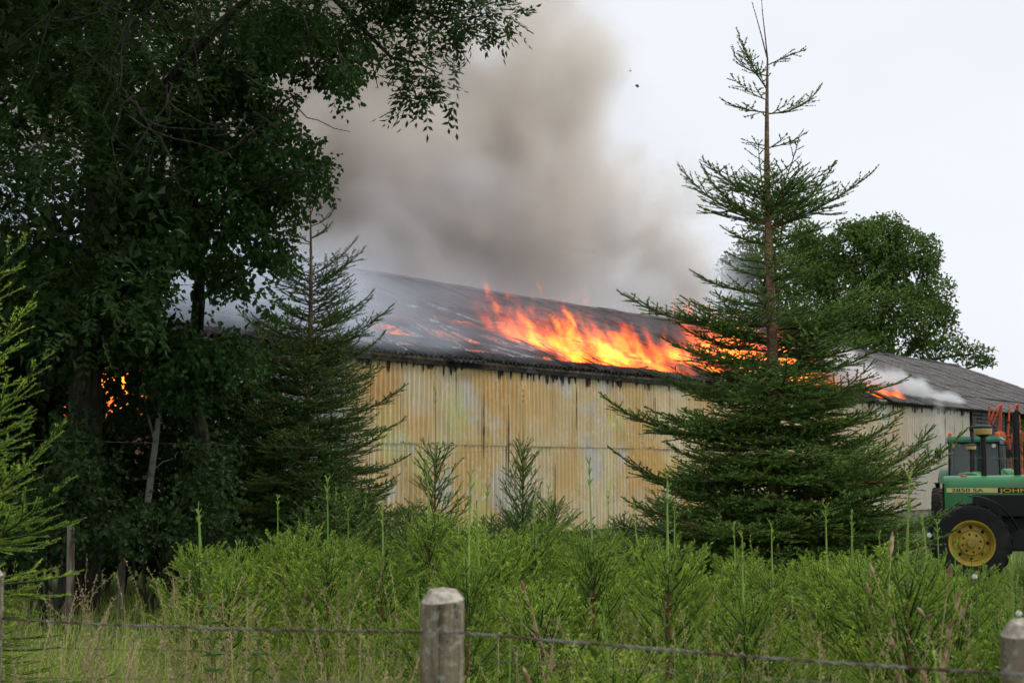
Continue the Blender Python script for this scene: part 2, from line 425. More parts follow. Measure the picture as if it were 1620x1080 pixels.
# eave strip: ragged black row of corrugated ends, and the gutter board below
for c in range(nr):
    t = T0 - .2 + (c + .5) * RW
    if t > 45: break
    m4 = slope_mat(t, -.16, .075 + rnd.uniform(-.01, .015), rnd.gauss(0, .03), rnd.gauss(0, .012))
    put('eave_sheet', baked(corr(RW + .03, .55, 7, .034, m_char, 'eave_sheet', 2, .05, .01, 200 + c, .02), m4), barn)
MB().box(((T0 + TY) / 2, -.10, EZ - .12), (TY - T0, .04, .10)).build('fascia_board', m_char, barn)
# scorched flakes hanging from the eave
fl = 0
for j in range(250):
    t = rnd.uniform(T0 + 3, TY - .3); w_ = rnd.uniform(.03, .11); h = rnd.uniform(.05, .30)
    if rnd.random() < .3 and 27 < t < 44: continue
    q = MB(); pts = [(-w_ / 2, 0), (w_ / 2, 0), (w_ * rnd.uniform(.2, .5), -h * rnd.uniform(.5, .8)), (w_ * rnd.uniform(-.2, .2), -h), (-w_ * .4, -h * rnd.uniform(.4, .8))]
    q.prism(pts, 0, .012); q.build('charred_flake', m_char, barn, loc=(t, -.05 + rnd.uniform(-.02, 0), EZ - .10))
# burn slits between sheets
for (t, z0, z1) in [(T0 + PW * k + .0, *zz) for k, zz in ((10, (1.9, 3.3)), (11, (1.2, 3.1)), (13, (.3, 1.8)), (14, (2.6, 3.6)), (18, (2.5, 3.5)), (24, (2.4, 3.3)), (41, (2.2, 3.6)), (42, (1.0, 3.5)), (43, (1.9, 3.5)), (44, (1.4, 3.4)))]:
    n = 7; L = []; Rr = []
    for i in range(n + 1):
        z = z0 + (z1 - z0) * i / n; ww = .006 + .020 * rnd.random() if 0 < i < n else .004
        L.append((t - ww, z)); Rr.append((t + ww * rnd.random(), z))
    MB().prism(L + Rr[::-1], -.062, -.056).build('burnt_slit', m_char, barn)
# ------------------------------------------------------------------ smoke and flames: density grids filled by a field
def vol_obj(name, box, vox, field, mat, step, parent_m=BM):
    """box ((x0,y0,z0),(x1,y1,z1)) in barn space; field(pos E) -> density E"""
    ng = bpy.data.node_groups.new(name, 'GeometryNodeTree'); E.tree = ng
    ng.interface.new_socket('Geometry', in_out='INPUT', socket_type='NodeSocketGeometry')
    ng.interface.new_socket('Geometry', in_out='OUTPUT', socket_type='NodeSocketGeometry')
    gi = ng.nodes.new('NodeGroupInput'); go = ng.nodes.new('NodeGroupOutput')
    vc = ng.nodes.new('GeometryNodeVolumeCube')
    vc.inputs['Min'].default_value = box[0]; vc.inputs['Max'].default_value = box[1]
    for i, k in enumerate('XYZ'): vc.inputs['Resolution ' + k].default_value = max(8, int((box[1][i] - box[0][i]) / vox))
    pos = E(ng.nodes.new('GeometryNodeInputPosition').outputs[0])
    x, y, z = xyz(pos)
    # fade at the faces of the box
    f = None
    for v, a, b in ((x, box[0][0], box[1][0]), (y, box[0][1], box[1][1]), (z, box[0][2], box[1][2])):
        m = (b - a) * .06
        g = v.ramp(a, a + m) * v.ramp(b, b - m); f = g if f is None else f * g
    E.put(vc.inputs['Density'], (field(pos, x, y, z) * f).max(0.0))
    sm = ng.nodes.new('GeometryNodeSetMaterial'); sm.inputs['Material'].default_value = mat
    ng.links.new(vc.outputs[0], sm.inputs[0]); ng.links.new(sm.outputs[0], go.inputs[0])
    v = bpy.data.volumes.new(name); v.materials.append(mat); v.render.space = 'OBJECT'; v.render.step_size = step
    o = put(name, v); o.matrix_world = parent_m
    md = o.modifiers.new('field', 'NODES'); md.node_group = ng
    return o
def vmat(name, color, dens, aniso=0.0, emis=None, estr=0.0, colfn=None):
    m = bpy.data.materials.new(name); m.use_nodes = True; n = m.node_tree; n.nodes.clear(); E.tree = n
    out = n.nodes.new('ShaderNodeOutputMaterial'); pv = n.nodes.new('ShaderNodeVolumePrincipled')
    pv.inputs['Color'].default_value = (*color, 1); pv.inputs['Anisotropy'].default_value = aniso
    pv.inputs['Density Attribute'].default_value = 'density'; pv.inputs['Density'].default_value = dens
    if colfn: E.put(pv.inputs['Color'], colfn())
    if emis:
        a = n.nodes.new('ShaderNodeAttribute'); a.attribute_name = 'density'
        d = E(a.outputs['Fac'])
        E.put(pv.inputs['Emission Color'], mixc(d.ramp(.1, 1.5), (1, .10, .012), (1, .36, .035)))
        E.put(pv.inputs['Emission Strength'], d * estr)
    n.links.new(pv.outputs[0], out.inputs['Volume'])
    return m
def smoke_c():
    p = wpos(); x, y, z = xyz(p)
    wv = vadd(p, vmul(vadd(noise(p, .18, 3, .5, color=True), (-.5, -.5, -.5)), (7, 7, 6)))
    c = mixc(noise(p, .16, 3).ramp(.35, .65), (.975, .91, .835), (.995, .94, .86))
    c = mixc((z + (noise(p, .2, 2) - .5) * 8).ramp(13, 6) * .6, c, (.95, .93, .95))
    c = mixc(noise(wv, .26, 5, .6).ramp(.45, .60) * .7, c, (.80, .745, .70))
    c = mixc((z + (noise(wv, .15, 3) - .5) * 9).ramp(12, 7.5) * .45, c, (.76, .71, .68))
    c = mixc(noise(vadd(wv, (40, 9, 0)), .15, 4).ramp(.52, .66) * .75, c, (.93, .94, 1.0))
    return c
ms_main = vmat('brown_grey_smoke', (.75, .7, .65), .9, colfn=smoke_c)
def f_main(p, x, y, z):
    wv = vadd(p, vmul(vadd(noise(p, .12, 3, .5, color=True), (-.5, -.5, -.5)), (9, 7, 6)))
    big = noise(wv, .17, 4, .55); fin = noise(vadd(wv, (20, 3, 1)), .45, 4, .55)
    edge = 55.5 - (z - 6.0) * .75 - (z - 15).max(0.0) * .15 + (noise(vadd(p, (7, 7, 7)), .18, 3) - .5) * 10 + (noise(wv, .38, 5, .62) - .5) * 11
    a = (edge - x).ramp(-.2, 2.6)
    # the plume rises from the ridge, widens behind it
    yy = y - 8.6 - (z - 7) * .05; b = yy.ramp(-1.2, 1.6) * (21.5 - y).ramp(0, 3)
    cb = z.ramp(5.2, 6.6)
    return a * b * cb * ((big - .41) * 4.2 + (fin - .5) * 2.6).max(.06)
smk = vol_obj('smoke', ((2, 6.5, 5), (60, 22, 28)), .3, f_main, ms_main, 1.2)
tag(smk, 'large brown grey smoke plume rising from the barn ridge', 'smoke', kind='stuff')
ms_haze = vmat('thin_blue_smoke', (.82, .89, 1.0), .62)
def f_haze(p, x, y, z):
    n = noise(vadd(vmul(p, (1, 1, 1.3)), (3, 8, 1)), .55, 4, .6, .5)
    h = z - (4.0 + y * .375)                      # height above the roof slope
    lay = h.ramp(-.3, .2) * (1.9 - h).ramp(0, 1.7)
    m = (n - .40).max(0.0) * 2.2
    xl = (.22 + x.ramp(28, 23) * .7 + x.ramp(25, 17) * 5.0) * (44 - x).ramp(0, 12)
    return lay * m * xl
hz = vol_obj('smoke_haze', ((12.5, -.6, 3.9), (46, 9, 9.5)), .22, f_haze, ms_haze, .7)
tag(hz, 'thin bluish smoke drifting low over the burnt roof', 'smoke', kind='stuff')
ms_white = vmat('white_smoke', (.985, .99, 1.0), 2.0)
def f_white(p, x, y, z):
    n = noise(vmul(p, (.8, 1, 1)), 1.0, 4, .55, .6)
    u = (x - 44.5) / 9.5                           # 0 top left .. 1 thin right end
    zc = 5.0 - u * .75; ext = 1.0 - u * .78
    dz = E.math('ABSOLUTE', z - zc) / ext; dy = E.math('ABSOLUTE', y - .35 - (1 - u) * .9) / (ext * 1.1)
    c = 1.0 - E.math('SQRT', dz * dz + dy * dy)
    low = x.ramp(49.2, 49.8) * x.ramp(51.9, 50.8) * (4.6 - z).ramp(0, .5) * (z - 1.4).ramp(0, 1.5) * (.25 - E.math('ABSOLUTE', y + .35)).max(0.0) * 3.0
    return ((c.max(0.0) * 2.4 + (n - .60) * 7.5).max(0.0) * c.gt(0.0) * u.ramp(-.05, .15)) + low * n.ramp(.45, .65) * .45
wh = vol_obj('smoke_wisp', ((43, -.9, 1.2), (54.5, 4.5, 8.2)), .12, f_white, ms_white, .3)
tag(wh, 'white smoke wisp blowing off the eave right of the large spruce', 'smoke', kind='stuff')
ms_fire = vmat('fire', (.2, .05, .01), .9, emis=(1, .25, .025), estr=4.2)
def flame_field(x0, x1, ybase, ydep, hgt, seed, lean=.9, thr=.46):
    def f(p, x, y, z):
        h = z - (4.05 + y * .375)
        q = comb(x + h * lean, y, z)               # flames lean to the left as they rise
        wv = vadd(vmul(q, (1, 1, .62)), vmul(vadd(noise(vadd(q, (seed, 0, 0)), 1.5, 3, color=True), (-.5, -.5, -.5)), (.8, .6, .9)))
        n = noise(vadd(wv, (seed, seed * 2, 0)), 2.3, 6, .66)
        xx = x + h * lean
        ends = xx.ramp(x0, x0 + .9) * xx.ramp(x1, x1 - 1.3)
        amp = noise(comb(xx, seed, 0.0), .9, 3).ramp(.36, .62) * 1.05 + .15
        hh = h / (hgt * 1.0)
        body = (n - thr) * 13 + .35 - (hh / amp) * 1.5
        fy = 1.0 - E.math('ABSOLUTE', y - ybase) / ydep
        return body.max(0.0).min(2.2) * ends * fy.ramp(0, .5) * h.ramp(-.25, .1)
    return f
fires = [
 ('tall orange and yellow flames at the middle of the burnt roof', (28.0, 34.4), 1.9, 1.9, .84, 3.1, ((23.5, -.3, 3.8), (35, 5.6, 8.4)), .50),
 ('small flames between the tall fire and the large spruce', (34.8, 37.2), 1.6, 1.4, .9, 8.7, ((32.5, -.3, 3.8), (38, 3.8, 7.2)), .50),
 ('orange flames seen through the branches of the large spruce', (37.6, 44.0), 1.8, 1.6, 1.15, 14.2, ((35.0, -.3, 3.8), (44.6, 4.2, 7.6)), .49),
 ('low flames on the roof just right of the large spruce', (46.0, 48.5), .8, .9, .6, 21.2, ((45, -.5, 3.8), (49, 2.4, 5.8)), .50)]
for lb, (a, b), yb, yd, hg, sdd, bx, th in fires:
    o = vol_obj('flames', bx, .055, flame_field(a, b, yb, yd, hg, sdd, .9, th), ms_fire, .07)
    tag(o, lb, 'fire', 'flames on the barn roof')
o = vol_obj('flames', ((T0 - 1.9, -.5, 2.5), (T0 - .1, 1.2, 3.9)), .06, lambda p, x, y, z: (noise(vmul(p, (1.2, 1.2, .7)), 1.1, 5, .6, .4) - .48 - E.math('POWER', E.math('ABSOLUTE', (z - 3.15) / .75), 2.0) * .14 - E.math('POWER', E.math('ABSOLUTE', (y - .35) / .85), 2.0) * .12).max(0.0) * 12.0, ms_fire, .15)
tag(o, 'fire glowing through the dark trees at the left end of the barn', 'fire')

def f_back(p, x, y, z):
    n = noise(p, .35, 4, .55, .5)
    return (n - .42).max(0.0) * 1.5 * (14.0 - z + (n - .5) * 8).ramp(0, 5)
hb2 = vol_obj('smoke_haze', ((50, 15, 3), (70, 19, 15)), .4, f_back, ms_haze, .7)
tag(hb2, 'bluish smoke veiling the round tree behind the large spruce', 'smoke', kind='stuff')
# ------------------------------------------------------------------ vegetation
def nrm(a): return a / np.maximum(np.linalg.norm(a, axis=-1, keepdims=True), 1e-9)
def frame(T):
    a = np.where(np.abs(T[:, 2:3]) < .9, np.array([[0, 0, 1.]]), np.array([[1., 0, 0]]))
    U = nrm(np.cross(T, a)); return U, np.cross(T, U)
def prisms(P0, P1, r0, r1, tint):
    """3-sided tapered sticks"""
    T = nrm(P1 - P0); U, W = frame(T); n = len(P0); V = []
    for P, r in ((P0, r0), (P1, r1)):
        for k in range(3):
            a = 2 * math.pi * k / 3
            V.append(P + (U * math.cos(a) + W * math.sin(a)) * np.asarray(r)[:, None])
    V = np.stack(V, 1).reshape(-1, 3); b = np.arange(n)[:, None] * 6
    F = np.concatenate([b + np.array([[0, 1, 4, 3]]), b + np.array([[1, 2, 5, 4]]), b + np.array([[2, 0, 3, 5]])])
    return V, F, np.repeat(tint, 6)
def needles(P0, P1, nl, tint, dens, wid, g, fwd=.75):
    """nl: needle length per segment"""
    L = np.linalg.norm(P1 - P0, axis=1); k = np.maximum(1, np.round(L * dens + g.random(len(L)) * .8)).astype(int)
    i = np.repeat(np.arange(len(L)), k); T = nrm(P1 - P0); U, W = frame(T); m = len(i)
    u = g.random(m); a = g.random(m) * 2 * np.pi
    B = P0[i] + (P1 - P0)[i] * u[:, None]
    Rd = U[i] * np.cos(a)[:, None] + W[i] * np.sin(a)[:, None]
    up = Rd[:, 2] < -.3                                        # spruce needles sweep up: fewer below
    Rd[up, 2] *= -.3; Rd = nrm(Rd)
    f = fwd * (.6 + .7 * g.random(m))[:, None]
    D = nrm(Rd + T[i] * f); ln = nl[i] * (.75 + .5 * g.random(m))
    tip = B + D * ln[:, None]; sd = nrm(np.cross(D, Rd + .01)) * (wid * .5)
    V = np.stack([B - sd, B + sd, tip], 1).reshape(-1, 3)
    F = np.arange(3 * m).reshape(-1, 3)
    return V, F, np.repeat(np.clip(tint[i] + (g.random(m) - .5) * .25, 0, 1), 3)
def spruce_col(base, tip):
    def f():
        t = attr('tint'); n = noise(wpos(), 2.2, 2)
        c = mixc(t, base, tip); 
        c = mixc(orand().ramp(0, 1) * .55, c, tuple(v * f_ for v, f_ in zip(base, (.62, .80, .75))))
        return mixc((n - .5) * 1.2, c, tuple(min(1, v * 1.8) for v in tip))
    return f
m_bark = M('spruce_bark', (.16, .09, .05), .9, fn=lambda: mixc(noise(vmul(wpos(), (1, 1, 2)), 22, 3).ramp(.4, .65), (.14, .085, .05), (.27, .17, .095)), bump=lambda: (noise(wpos(), 60, 3), .5, .01))
m_twig = M('spruce_twig', (.20, .085, .035), .85, fn=lambda: mixc(attr('tint'), (.15, .065, .03), (.035, .075, .02)))
m_nd = M('spruce_needles', (.03, .07, .02), .5, spec=.35, fn=spruce_col((.052, .105, .020), (.22, .33, .06)), trans=.22)
m_ndy = M('young_spruce_needles', (.06, .13, .03), .5, spec=.35, fn=spruce_col((.13, .24, .027), (.44, .57, .075)), trans=.34, tcol=(.34, .50, .05))
m_lead = M('spruce_leader', (.25, .2, .07), .75, fn=lambda: mixc(attr('tint'), (.20, .20, .06), (.22, .34, .07)))

class Segs:
    def __init__(s): s.a = []; s.b = []; s.r = []; s.t = []; s.nl = []; s.wood = []
    def add(s, a, b, r, t, nl): s.a.append(a); s.b.append(b); s.r.append(r); s.t.append(t); s.nl.append(nl)
    def arr(s): return np.array(s.a), np.array(s.b), np.array(s.r), np.array(s.t), np.array(s.nl)
def shoot(S_, p, d, L, r0, lvl, g, nl, step=.09, rise=.0, side=.46, gap=.075, bare=.0, updown=None, fresh=1.0, maxl=2, min_ls=.055):
    """one twig with its side twigs; p,d numpy"""
    n = max(2, int(round(L / step))); st = L / n; p = p.copy(); d = d / np.linalg.norm(d); pos = [p.copy()]; dirs = [d.copy()]
    for i in range(n):
        u = (i + 1) / n
        d = d + np.array([g.normal(0, .016), g.normal(0, .016), rise * st * (2.2 * u if rise > 0 else 1) + g.normal(0, .010)])
        if updown is not None: d[2] += updown(u) * st
        d = d / np.linalg.norm(d); q = p + d * st
        rr = r0 * (1 - .75 * u) + .0012
        left = L * (1 - u)
        t = (np.clip(1 - left / .12, 0, 1) * .55 + (.45 if lvl > 0 else .25)) * fresh * (.6 + .4 * g.random())
        S_.add(p, q, rr, t, nl if u > bare else 0.0); p = q; pos.append(p.copy()); dirs.append(d.copy())
    if lvl < maxl:
        s = max(gap * .9, bare * L * .6); k = g.integers(0, 2)
        while s < L - .03:
            i = min(n - 1, int(s / st)); f = s / st - i; q = pos[i] * (1 - f) + pos[i + 1] * f; dd = dirs[i + 1]
            hz = np.array([-dd[1], dd[0], 0]); hn = np.linalg.norm(hz); hz = hz / hn if hn > .15 else np.array([math.cos(g.random() * 6.28), math.sin(g.random() * 6.28), 0])
            sg = 1 if k % 2 else -1; k += 1
            upv = g.normal(0, .16) + (.25 if g.random() < .12 else 0)
            nd = dd * (.75 + .25 * g.random()) + hz * sg * .85 + np.array([0, 0, upv])
            Ls = min(side * (L - s) + .045, .62 * L) * (.65 + .55 * g.random())
            if Ls > (.035 if lvl < 1 else min_ls):
                shoot(S_, q, nd, Ls, r0 * .5, lvl + 1, g, nl, step, rise * .5, side, gap * 1.15, 0, None, fresh, maxl, min_ls)
            s += gap * (.6 + .7 * g.random())
def seg_mesh(S_, name, mats, dens, wid, seed, wood_t=.0, nscale=1.0):
    a, b, r, t, nl = S_.arr(); g = np.random.default_rng(seed)
    Vw, Fw, Tw = prisms(a, b, r, r * .85, np.clip(t, 0, 1)); ok = nl > 0
    Vn, Fn, Tn = needles(a[ok], b[ok], nl[ok] * nscale, t[ok], dens, wid, g)
    V = np.concatenate([Vw, Vn]); F = [Fw, Fn + len(Vw)]
    return mesh_np(name, V, F, mats, np.concatenate([np.zeros(len(Fw)), np.ones(len(Fn))]), np.concatenate([np.repeat(np.where(r > .0075, 0.0, 1.0), 6), Tn]))

def big_spruce(name, base, H, prof, hero, label, dens, wid, nl, seed, lean=(0, 0), leaders=((0, 0),), bare_top=1.0, r_base=.075, zlow=.25, wh=.13, mnd=None, group=None, upfac=1.0, maxl=2, step=.09, gap=.075, nper=None, fresh=1.0, onlyaz=None, side=.56, bare_z=99, topstep=2.6, see_z=99):
    """prof(z)-> branch length; hero: list of (z, azimuth, length, start elevation, rise)"""
    g = np.random.default_rng(seed); mn = mnd or m_nd
    t = empty(name, base); tag(t, label, 'spruce tree', group)
    # trunk
    zt = H - .0; pts = []; rs = []; n = 26
    cx = lambda z: lean[0] * z + .02 * math.sin(z * 1.3 + seed); cy = lambda z: lean[1] * z
    for i in range(n + 1):
        z = zt * i / n; pts.append((cx(z), cy(z), z)); rs.append(r_base * max(0, 1 - z / zt) ** .85 + .009)
    MB().tube(pts, rs, 8).build('trunk', m_bark, t, smooth=True)
    # leader shoots at the top
    SL_ = Segs()
    for (dx, dz) in leaders:
        shoot(SL_, np.array([cx(zt), cy(zt), zt - .02]), np.array([dx, 0, 1.0]), dz, .009, 9, g, nl * .55, .08)
    if leaders: put('leader_shoot', seg_mesh(SL_, 'leader_shoot', [m_twig, mn], dens, wid, seed), t)
    z = zlow; br = 0
    jobs = []
    while z < H - .15:
        Lm = prof(z)
        if Lm > .05:
            k = nper(z) if nper else 6
            az0 = g.random() * 6.28
            for j in range(k):
                az = az0 + 6.283 * j / k + g.normal(0, .25)
                if z > see_z and math.sin(az) < -.45 and g.random() < .75: continue
                L = Lm * (.62 + .5 * g.random())
                u = z / H
                el = -.15 + 1.0 * max(0, u - .35) * upfac + g.normal(0, .10)
                jobs.append((z + g.normal(0, .03), az, L, el, .25 + .5 * u))
        z += wh * (.8 + .5 * g.random()) * (topstep if z > bare_z else 1)
    jobs += list(hero)
    for (z, az, L, el, rise) in jobs:
        if onlyaz and not onlyaz(az): continue
        SB = Segs()
        d = np.array([math.cos(az) * math.cos(el), math.sin(az) * math.cos(el), math.sin(el)])
        lv = 0 if L > .35 else 1
        shoot(SB, np.array([cx(z), cy(z), z]), d, L, .004 + .008 * L, lv, g, nl, step, rise, side, gap, .10 if L > .6 else 0, None, fresh, maxl, .10)
        put('branch', seg_mesh(SB, 'branch', [m_twig, mn], dens, wid, int(g.integers(1e9))), t); br += 1
    return t

# --- right hand large spruce, about 14 m off.  1 m = 160 px of the photo there
D1 = 14.0; b1 = at(1222, 740, D1); k1 = FPX / D1
zz = lambda py: HC + (740 - py) / k1
def prof1(z):
    py = 740 - (z - HC) * k1
    pts = [(60, 0), (120, 28), (170, 45), (225, 36), (262, 26), (285, 40), (300, 128), (350, 135), (400, 85), (450, 112), (500, 165), (560, 195), (640, 200), (700, 235), (780, 262), (900, 265), (1010, 200)]
    for (a, la), (b, lb) in zip(pts, pts[1:]):
        if a <= py <= b: return (la + (lb - la) * (py - a) / (b - a)) / k1
    return 0 if py < 60 else 1.3
W_, E_ = math.pi, 0.0
hero1 = [(zz(355), W_ + .1, 1.12, .30, .55), (zz(362), E_ - .1, 1.25, .38, .35), (zz(360), E_ + .5, 1.15, .55, .5), (zz(352), W_ - .5, 1.0, .5, .9), (zz(345), -1.9, .9, .7, .6), (zz(345), -1.2, .9, .75, .5),
         (zz(110), W_ + .05, .50, .1, 2.6), (zz(172), E_ + .1, .70, .02, 1.5), (zz(170), W_, .50, .05, .8), (zz(150), W_ + .3, .48, .25, 1.0), (zz(92), E_, .42, .45, -.2), (zz(132), W_ - .4, .75, 1.0, 1.2),
         (zz(228), E_ - .2, .45, .1, .9), (zz(225), W_ + .2, .28, .1, .6),
         (zz(530), W_ - .12, 1.62, .12, .25), (zz(545), E_ + .12, 1.55, .45, .35), (zz(560), E_ - .4, 1.4, .35, .4), (zz(700), W_ + .1, 1.85, .02, .35), (zz(790), W_ - .1, 1.75, .05, .3), (zz(640), W_ - .5, 1.4, .1, .3),
         (zz(800), E_ + .05, 1.9, .18, .35), (zz(830), E_ - .25, 2.1, .26, .25), (zz(740), E_ + .3, 1.6, .15, .3), (zz(880), E_ - .1, 1.9, .12, .2)]
big_spruce('large_spruce', (b1.x, D1, 0), zz(80), prof1, hero1, 'tallest conifer with bare upper trunk, in front of the barn left of the tractors', 78, .0160, .0215, 5,
           lean=(.003, 0), leaders=((-.24, .62), (-.08, .66)), wh=.105, bare_z=zz(278), see_z=zz(590), r_base=.078, step=.11, gap=.058, nper=lambda z: 2 if z > zz(255) else (3 if z > zz(480) else 6))
# --- left spruce, about 20 m off
D2 = 19.0; b2 = at(486, 740, D2); k2 = FPX / D2
z2 = lambda py: HC + (740 - py) / k2
def prof2(z):
    py = 740 - (z - HC) * k2
    pts = [(330, 0), (340, 38), (395, 46), (415, 30), (425, 92), (470, 92), (530, 120), (600, 135), (680, 158), (760, 178), (850, 195), (930, 150)]
    for (a, la), (b, lb) in zip(pts, pts[1:]):
        if a <= py <= b: return (la + (lb - la) * (py - a) / (b - a)) / k2
    return 0 if py < 340 else 1.2
hero2 = [(z2(455), E_, .95, .5, .4), (z2(460), W_, .85, .55, .5), (z2(560), E_ - .2, 1.35, .35, .35), (z2(585), E_ + .1, 1.2, .2, .6), (z2(680), E_, 1.5, .28, .3), (z2(640), W_ + .2, 1.6, .1, .3), (z2(760), W_, 1.8, .1, .2),
         (z2(355), E_, .42, .2, 2.0), (z2(375), E_ - .4, .40, .1, 1.8), (z2(360), W_, .38, .2, .8), (z2(385), W_ + .3, .36, .1, .8), (z2(350), W_ - .3, .32, .3, 1.0)]
big_spruce('spruce', (b2.x, D2, 0), z2(335), prof2, hero2, 'spruce with a long bare leader standing by the left end of the yellow wall', 84, .0170, .0220, 9,
           leaders=((0, 1.02), (.35, .85)), wh=.12, bare_z=z2(420), see_z=z2(560), r_base=.065, gap=.075, step=.12, nper=lambda z: 4 if z > z2(415) else 7, fresh=.35)
# --- spruce at the left edge, close
D3 = 6.6
b3 = at(-95, 740, D3)
def prof3(z): return max(0, (3.35 - z)) * .29 + .07 if z < 3.3 else 0
big_spruce('near_spruce', (b3.x, D3, 0), 3.35, prof3, [(2.3, -.1, .66, .85, .3), (2.0, .1, .68, .75, .5), (1.7, -.1, .76, .70, .5), (1.4, .15, .78, .6, .6), (1.25, -.3, .82, .35, .5)],
           'bright green spruce with upswept shoots cut off by the left edge of the photo', 330, .0052, .0165, 21, leaders=((0, .4),), wh=.12, r_base=.05, zlow=.3, mnd=m_ndy, upfac=1.3, nper=lambda z: 7, step=.08, gap=.062,
           onlyaz=lambda az: math.cos(az - .0) > -.55)

# --- young spruces of the plantation: a few kinds, copied
def young(seed, H, lead, spread, mat=m_ndy, dens=400, wid=.0062, nl=.0160, name='young_spruce', dk=False, nb=5):
    g = np.random.default_rng(seed); t = empty(name, (0, 0, 0))
    hb = H - lead
    MB().tube([(0, 0, 0), (.01, 0, hb * .5), (0, .005, hb)], [.018, .012, .007], 6).build('trunk', m_twig, t, smooth=True)
    SLd = Segs(); shoot(SLd, np.array([0, 0.005, hb - .02]), np.array([g.normal(0, .03), g.normal(0, .03), 1.]), lead, .0085, 9, g, nl * .62, .05)
    a, b, r, tt, n_ = SLd.arr(); SLd.t = [min(1, .35 + .8 * i / len(tt)) for i in range(len(tt))]
    tip_ = SLd.b[-1]
    for j in range(6):
        q = tip_ - np.array([0, 0, .05 * (j % 3)]); az = g.random() * 6.28
        SLd.add(q, q + np.array([math.cos(az) * .018, math.sin(az) * .018, .03]), .004, 1, nl * .5)
    put('leader_shoot', seg_mesh(SLd, 'leader_shoot', [m_lead, mat], dens * .8, wid, seed), t)
    SB = Segs(); z = .12
    while z < hb + .02:
        u = z / hb; k = nb if u < .97 else 5; az0 = g.random() * 6.28
        Lm = spread * max(0, 1 - u) ** .8 + .20
        for j in range(k):
            az = az0 + 6.283 * j / k + g.normal(0, .2); L = Lm * (.7 + .5 * g.random())
            el = .30 + .60 * u + g.normal(0, .14)
            d = np.array([math.cos(az) * math.cos(el), math.sin(az) * math.cos(el), math.sin(el)])
            shoot(SB, np.array([0, 0, z]), d, L, .005, 0 if L > .16 else 1, g, nl, .10, .35, .62, .105, .0, None, 1.0, 1, .09)
        z += (.075 if u < .8 else .055)
    put('crown', seg_mesh(SB, 'crown', [m_twig, mat], dens, wid, seed + 1), t)
    return t
def clone(root):
    r_ = root.copy(); S.collection.objects.link(r_)
    for ch in root.children:
        c = ch.copy(); S.collection.objects.link(c); c.parent = r_
    return r_
kinds = [young(101, 1.45, .42, .42, nb=6), young(102, 1.30, .30, .48, nb=7), young(103, 1.60, .50, .40, nb=6), young(104, 1.15, .18, .55, nb=7), young(105, 1.35, .36, .45, nb=6), young(106, 1.0, .12, .56, nb=7)]
YL = 'young spruce sapling with upright leader in the dense green plantation behind the wire'
YG = 'young spruces of the plantation in the foreground'
spots = []
yr = random.Random(5)
Y = 3.75
while Y < 12.8:
    half = .40 * Y + .6; X = -half
    while X < half:
        px = 810 + X / Y * FPX
        x_ = X + yr.uniform(-.16, .16); y_ = Y + yr.uniform(-.2, .2)
        lim = 640 if Y < 6 else (560 if Y < 8 else 470)
        if (px > lim or (px > lim - 160 and yr.random() < .4)) and yr.random() < .76: spots.append((x_, y_))
        X += .50 + .02 * Y + yr.uniform(0, .16)
    Y += .44 + .015 * Y
spots = [s for s in spots if not (math.hypot(s[0] + .166, s[1] - 3.3) < .35)]
used = set()
for i, (x, y) in enumerate(spots):
    k = yr.choice((0, 1, 2, 3, 3, 4, 5)) if y > 4.6 else yr.choice((3, 5, 1))
    px = 810 + x / y * FPX
    sc = yr.uniform(.70, 1.16)
    if y < 6.5: sc *= .92
    crest = np.interp(px, [430, 560, 650, 800, 1000, 1100, 1250, 1400, 1480, 1620], [862, 842, 826, 836, 830, 868, 890, 885, 892, 896])
    hb_ = (1.03, 1.0, 1.1, .97, .99, .88)[k] + .10
    cap = (HC - (crest - 740) / (FPX / y)) / hb_ * yr.uniform(.90, 1.05)
    sc = min(sc * (1.0 + .05 * max(0, y - 6)), cap)
    if k not in used: o = kinds[k]; used.add(k)
    else: o = clone(kinds[k])
    o.location = (x, y, 0); o.rotation_euler = (yr.gauss(0, .03), yr.gauss(0, .03), yr.uniform(0, 6.28)); o.scale = (sc, sc, sc)
    row = 'in the front row' if y < 5.6 else ('in the middle rows' if y < 8.8 else 'in the far rows')
    col = ('left of the wooden post', 'behind the wooden post', 'right of the wooden post', 'below the tall spruce', 'below the tractor')[int(np.digitize(px, (600, 800, 1080, 1380)))]
    tag(o, 'young green spruce ' + row + ', ' + col, 'young spruce', YG)
# darker low spruces in the last row before the wall
dk0 = young(301, 1.25, .22, .62, m_nd, 120, .011, .021, 'low_spruce', nb=6)
for i in range(17):
    o = dk0 if i == 0 else clone(dk0); px = 470 + i * 58 + yr.uniform(-18, 18); Yd = yr.uniform(15.2, 19.5)
    if abs(px - 1222) < 70: Yd = 17
    sc_ = yr.uniform(.85, 1.25); o.location = (gx(px, Yd), Yd, 0); o.scale = (sc_ * 1.2, sc_ * 1.2, sc_); o.rotation_euler = (0, 0, yr.uniform(0, 6.28))
    tag(o, 'dark low spruce at the wall foot, ' + ('by the long leader spruce', 'above the wooden post', 'midway between the big spruces', 'just left of the tallest conifer', 'behind or right of the tallest conifer')[int(np.digitize(px, (600, 760, 920, 1100)))], 'young spruce', 'dark low spruces at the foot of the wall')
